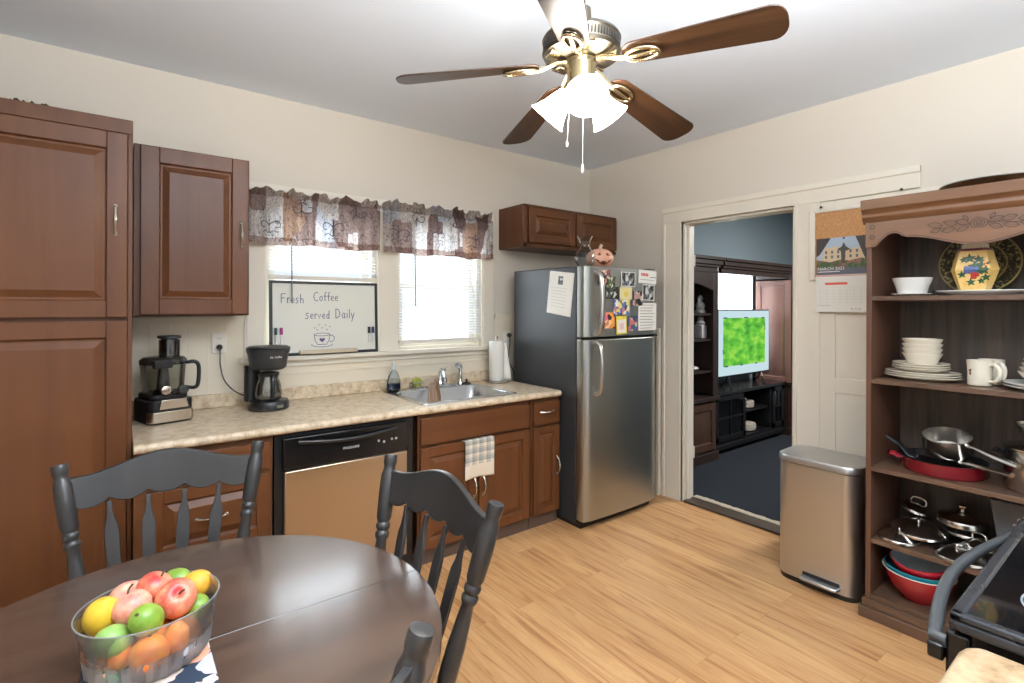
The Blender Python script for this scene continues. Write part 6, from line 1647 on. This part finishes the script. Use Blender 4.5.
# ================================================================ range and the worktop beside it
M_rng = mat('range_black', (20, 20, 22), .25)
M_cook = mat('cooktop_glass', (12, 12, 14), .08, coat=.5)
RX0, RX1, RY0, RY1 = 1.267, 2.030, -.37, .275
p = thing('kitchen_range', ((RX0 + RX1) / 2, (RY0 + RY1) / 2, 0), 'black glass-top kitchen range with a bowed grey oven handle', 'stove')
MB().box(RX0 + .012, RX1 - .012, RY0, RY1 - .03, .05, .885).build('body', M_rng, p, bevel=.004)
mb = MB(); fr = .022
mb.box(RX0, RX1, RY0, RY1, .885, .905).box(RX0, RX0 + fr, RY0, RY1, .905, .920).box(RX1 - fr, RX1, RY0, RY1, .905, .920).box(RX0, RX1, RY1 - fr, RY1, .905, .920).box(RX0, RX1, RY0, RY0 + fr, .905, .920)
mb.build('cooktop_frame', mat('range_frame_grey', (46, 47, 50), .28, .3), p, bevel=.005)
MB().box(RX0 + fr, RX1 - fr, RY0 + fr, RY1 - fr, .905, .914).build('cooktop', M_cook, p, smooth=0)
M_ring = mat('burner_grey', (112, 114, 118), .4)
for (x, y, r) in ((1.46, .10, .10), (1.83, .10, .085), (1.46, -.20, .08), (1.83, -.20, .105)):
    mb = MB()
    for rr in (r, r * .62): mb.ribbon([(x + rr * math.cos(t * PI / 24), y + rr * math.sin(t * PI / 24), .9146) for t in range(49)], .004, (0, 0, 1))
    mb.build('burner_ring', M_ring, p, smooth=0)
od = MB().box(RX0 + .012, RX1 - .012, RY1 - .03, RY1 + .008, .20, .875).build('oven_door', M_rng, p, bevel=.006)
MB().box(RX0 + .10, RX1 - .10, RY1 + .006, RY1 + .010, .36, .70).build('oven_window', M_cook, od, smooth=0)
pts = [(RX0 + .016 + (RX1 - RX0 - .032) * i / 20, RY1 + .024 + .046 * math.sin(PI * i / 20), .852) for i in range(21)]
pts = [(pts[0][0], RY1 + .006, .852)] + pts + [(pts[-1][0], RY1 + .006, .852)]
MB().tube(pts, .0125, 12).build('handle', mat('handle_grey', (84, 87, 89), .35, .5), od, smooth=70)
for x in (RX0 + .016, RX1 - .016): MB().box(x - .014, x + .014, RY1 + .008, RY1 + .034, .815, .846).build('handle_bracket', M_rng, od, bevel=.004)
MB().box(RX0 + .012, RX1 - .012, RY1 - .03, RY1 + .004, .06, .19).build('drawer', M_rng, p, bevel=.005)
mb = MB().box(RX0, RX1, RY0 - .05, RY0, .5, 1.06); mb.build('back_guard', M_rng, p, bevel=.006)
for k in range(4):
    MB().lathe([(.022, 0), (.02, .018), (.012, .022)], (RX0 + .10 + k * .19, RY0, 1.0), 16, Matrix.Rotation(-PI / 2, 4, 'X')).build('knob', M_dblk, p)
for x in (RX0 + .05, RX1 - .05):
    for y in (RY0 + .05, RY1 - .08): MB().lathe([(.02, 0), (.02, .055)], (x, y, 0), 12).build('foot', M_blk, p)
p = thing('base_cabinet', (.85, -.1, 0), 'brown base cabinet under the beige worktop beside the black range', 'cabinet')
MB().box(.45, 1.255, RY0, .17, .09, .838).box(.45, 1.255, RY0, .12, 0, .09).build('body', M_cabin, p, bevel=.002)
for k, xx in enumerate((1.25, .85)):
    M = rotz(xx, .192, 0, 180)
    m2 = MB(M @ Matrix.Translation((0, 0, .10))); panel_front(m2, .385, .57, .055); d = m2.build('door', M_cab, p, bevel=.003)
    m2 = MB(M @ Matrix.Translation((0, 0, .69))); panel_front(m2, .385, .14, .055, True); d2 = m2.build('drawer', M_cabx, p, bevel=.003)
    pull(MB(M @ Matrix.Translation((.19, 0, .76))), False).build('handle', M_chrome, d2)
p = MB(); p.prism([(.45, RY0), (1.260, RY0), (1.260, .228), (1.238, .245), (1.215, .250), (.45, .250)], .840, .880, 'z')
M_lam2 = speckle('laminate_tan', [(0.30, (112, 88, 62)), (0.45, (150, 124, 92)), (0.6, (168, 146, 116)), (0.74, (136, 110, 82))], 22, 0.4, 9)
tag(p.build('worktop', M_lam2, None, bevel=.010, seg=3), 'short beige laminate worktop with a rounded corner beside the black range', 'counter')
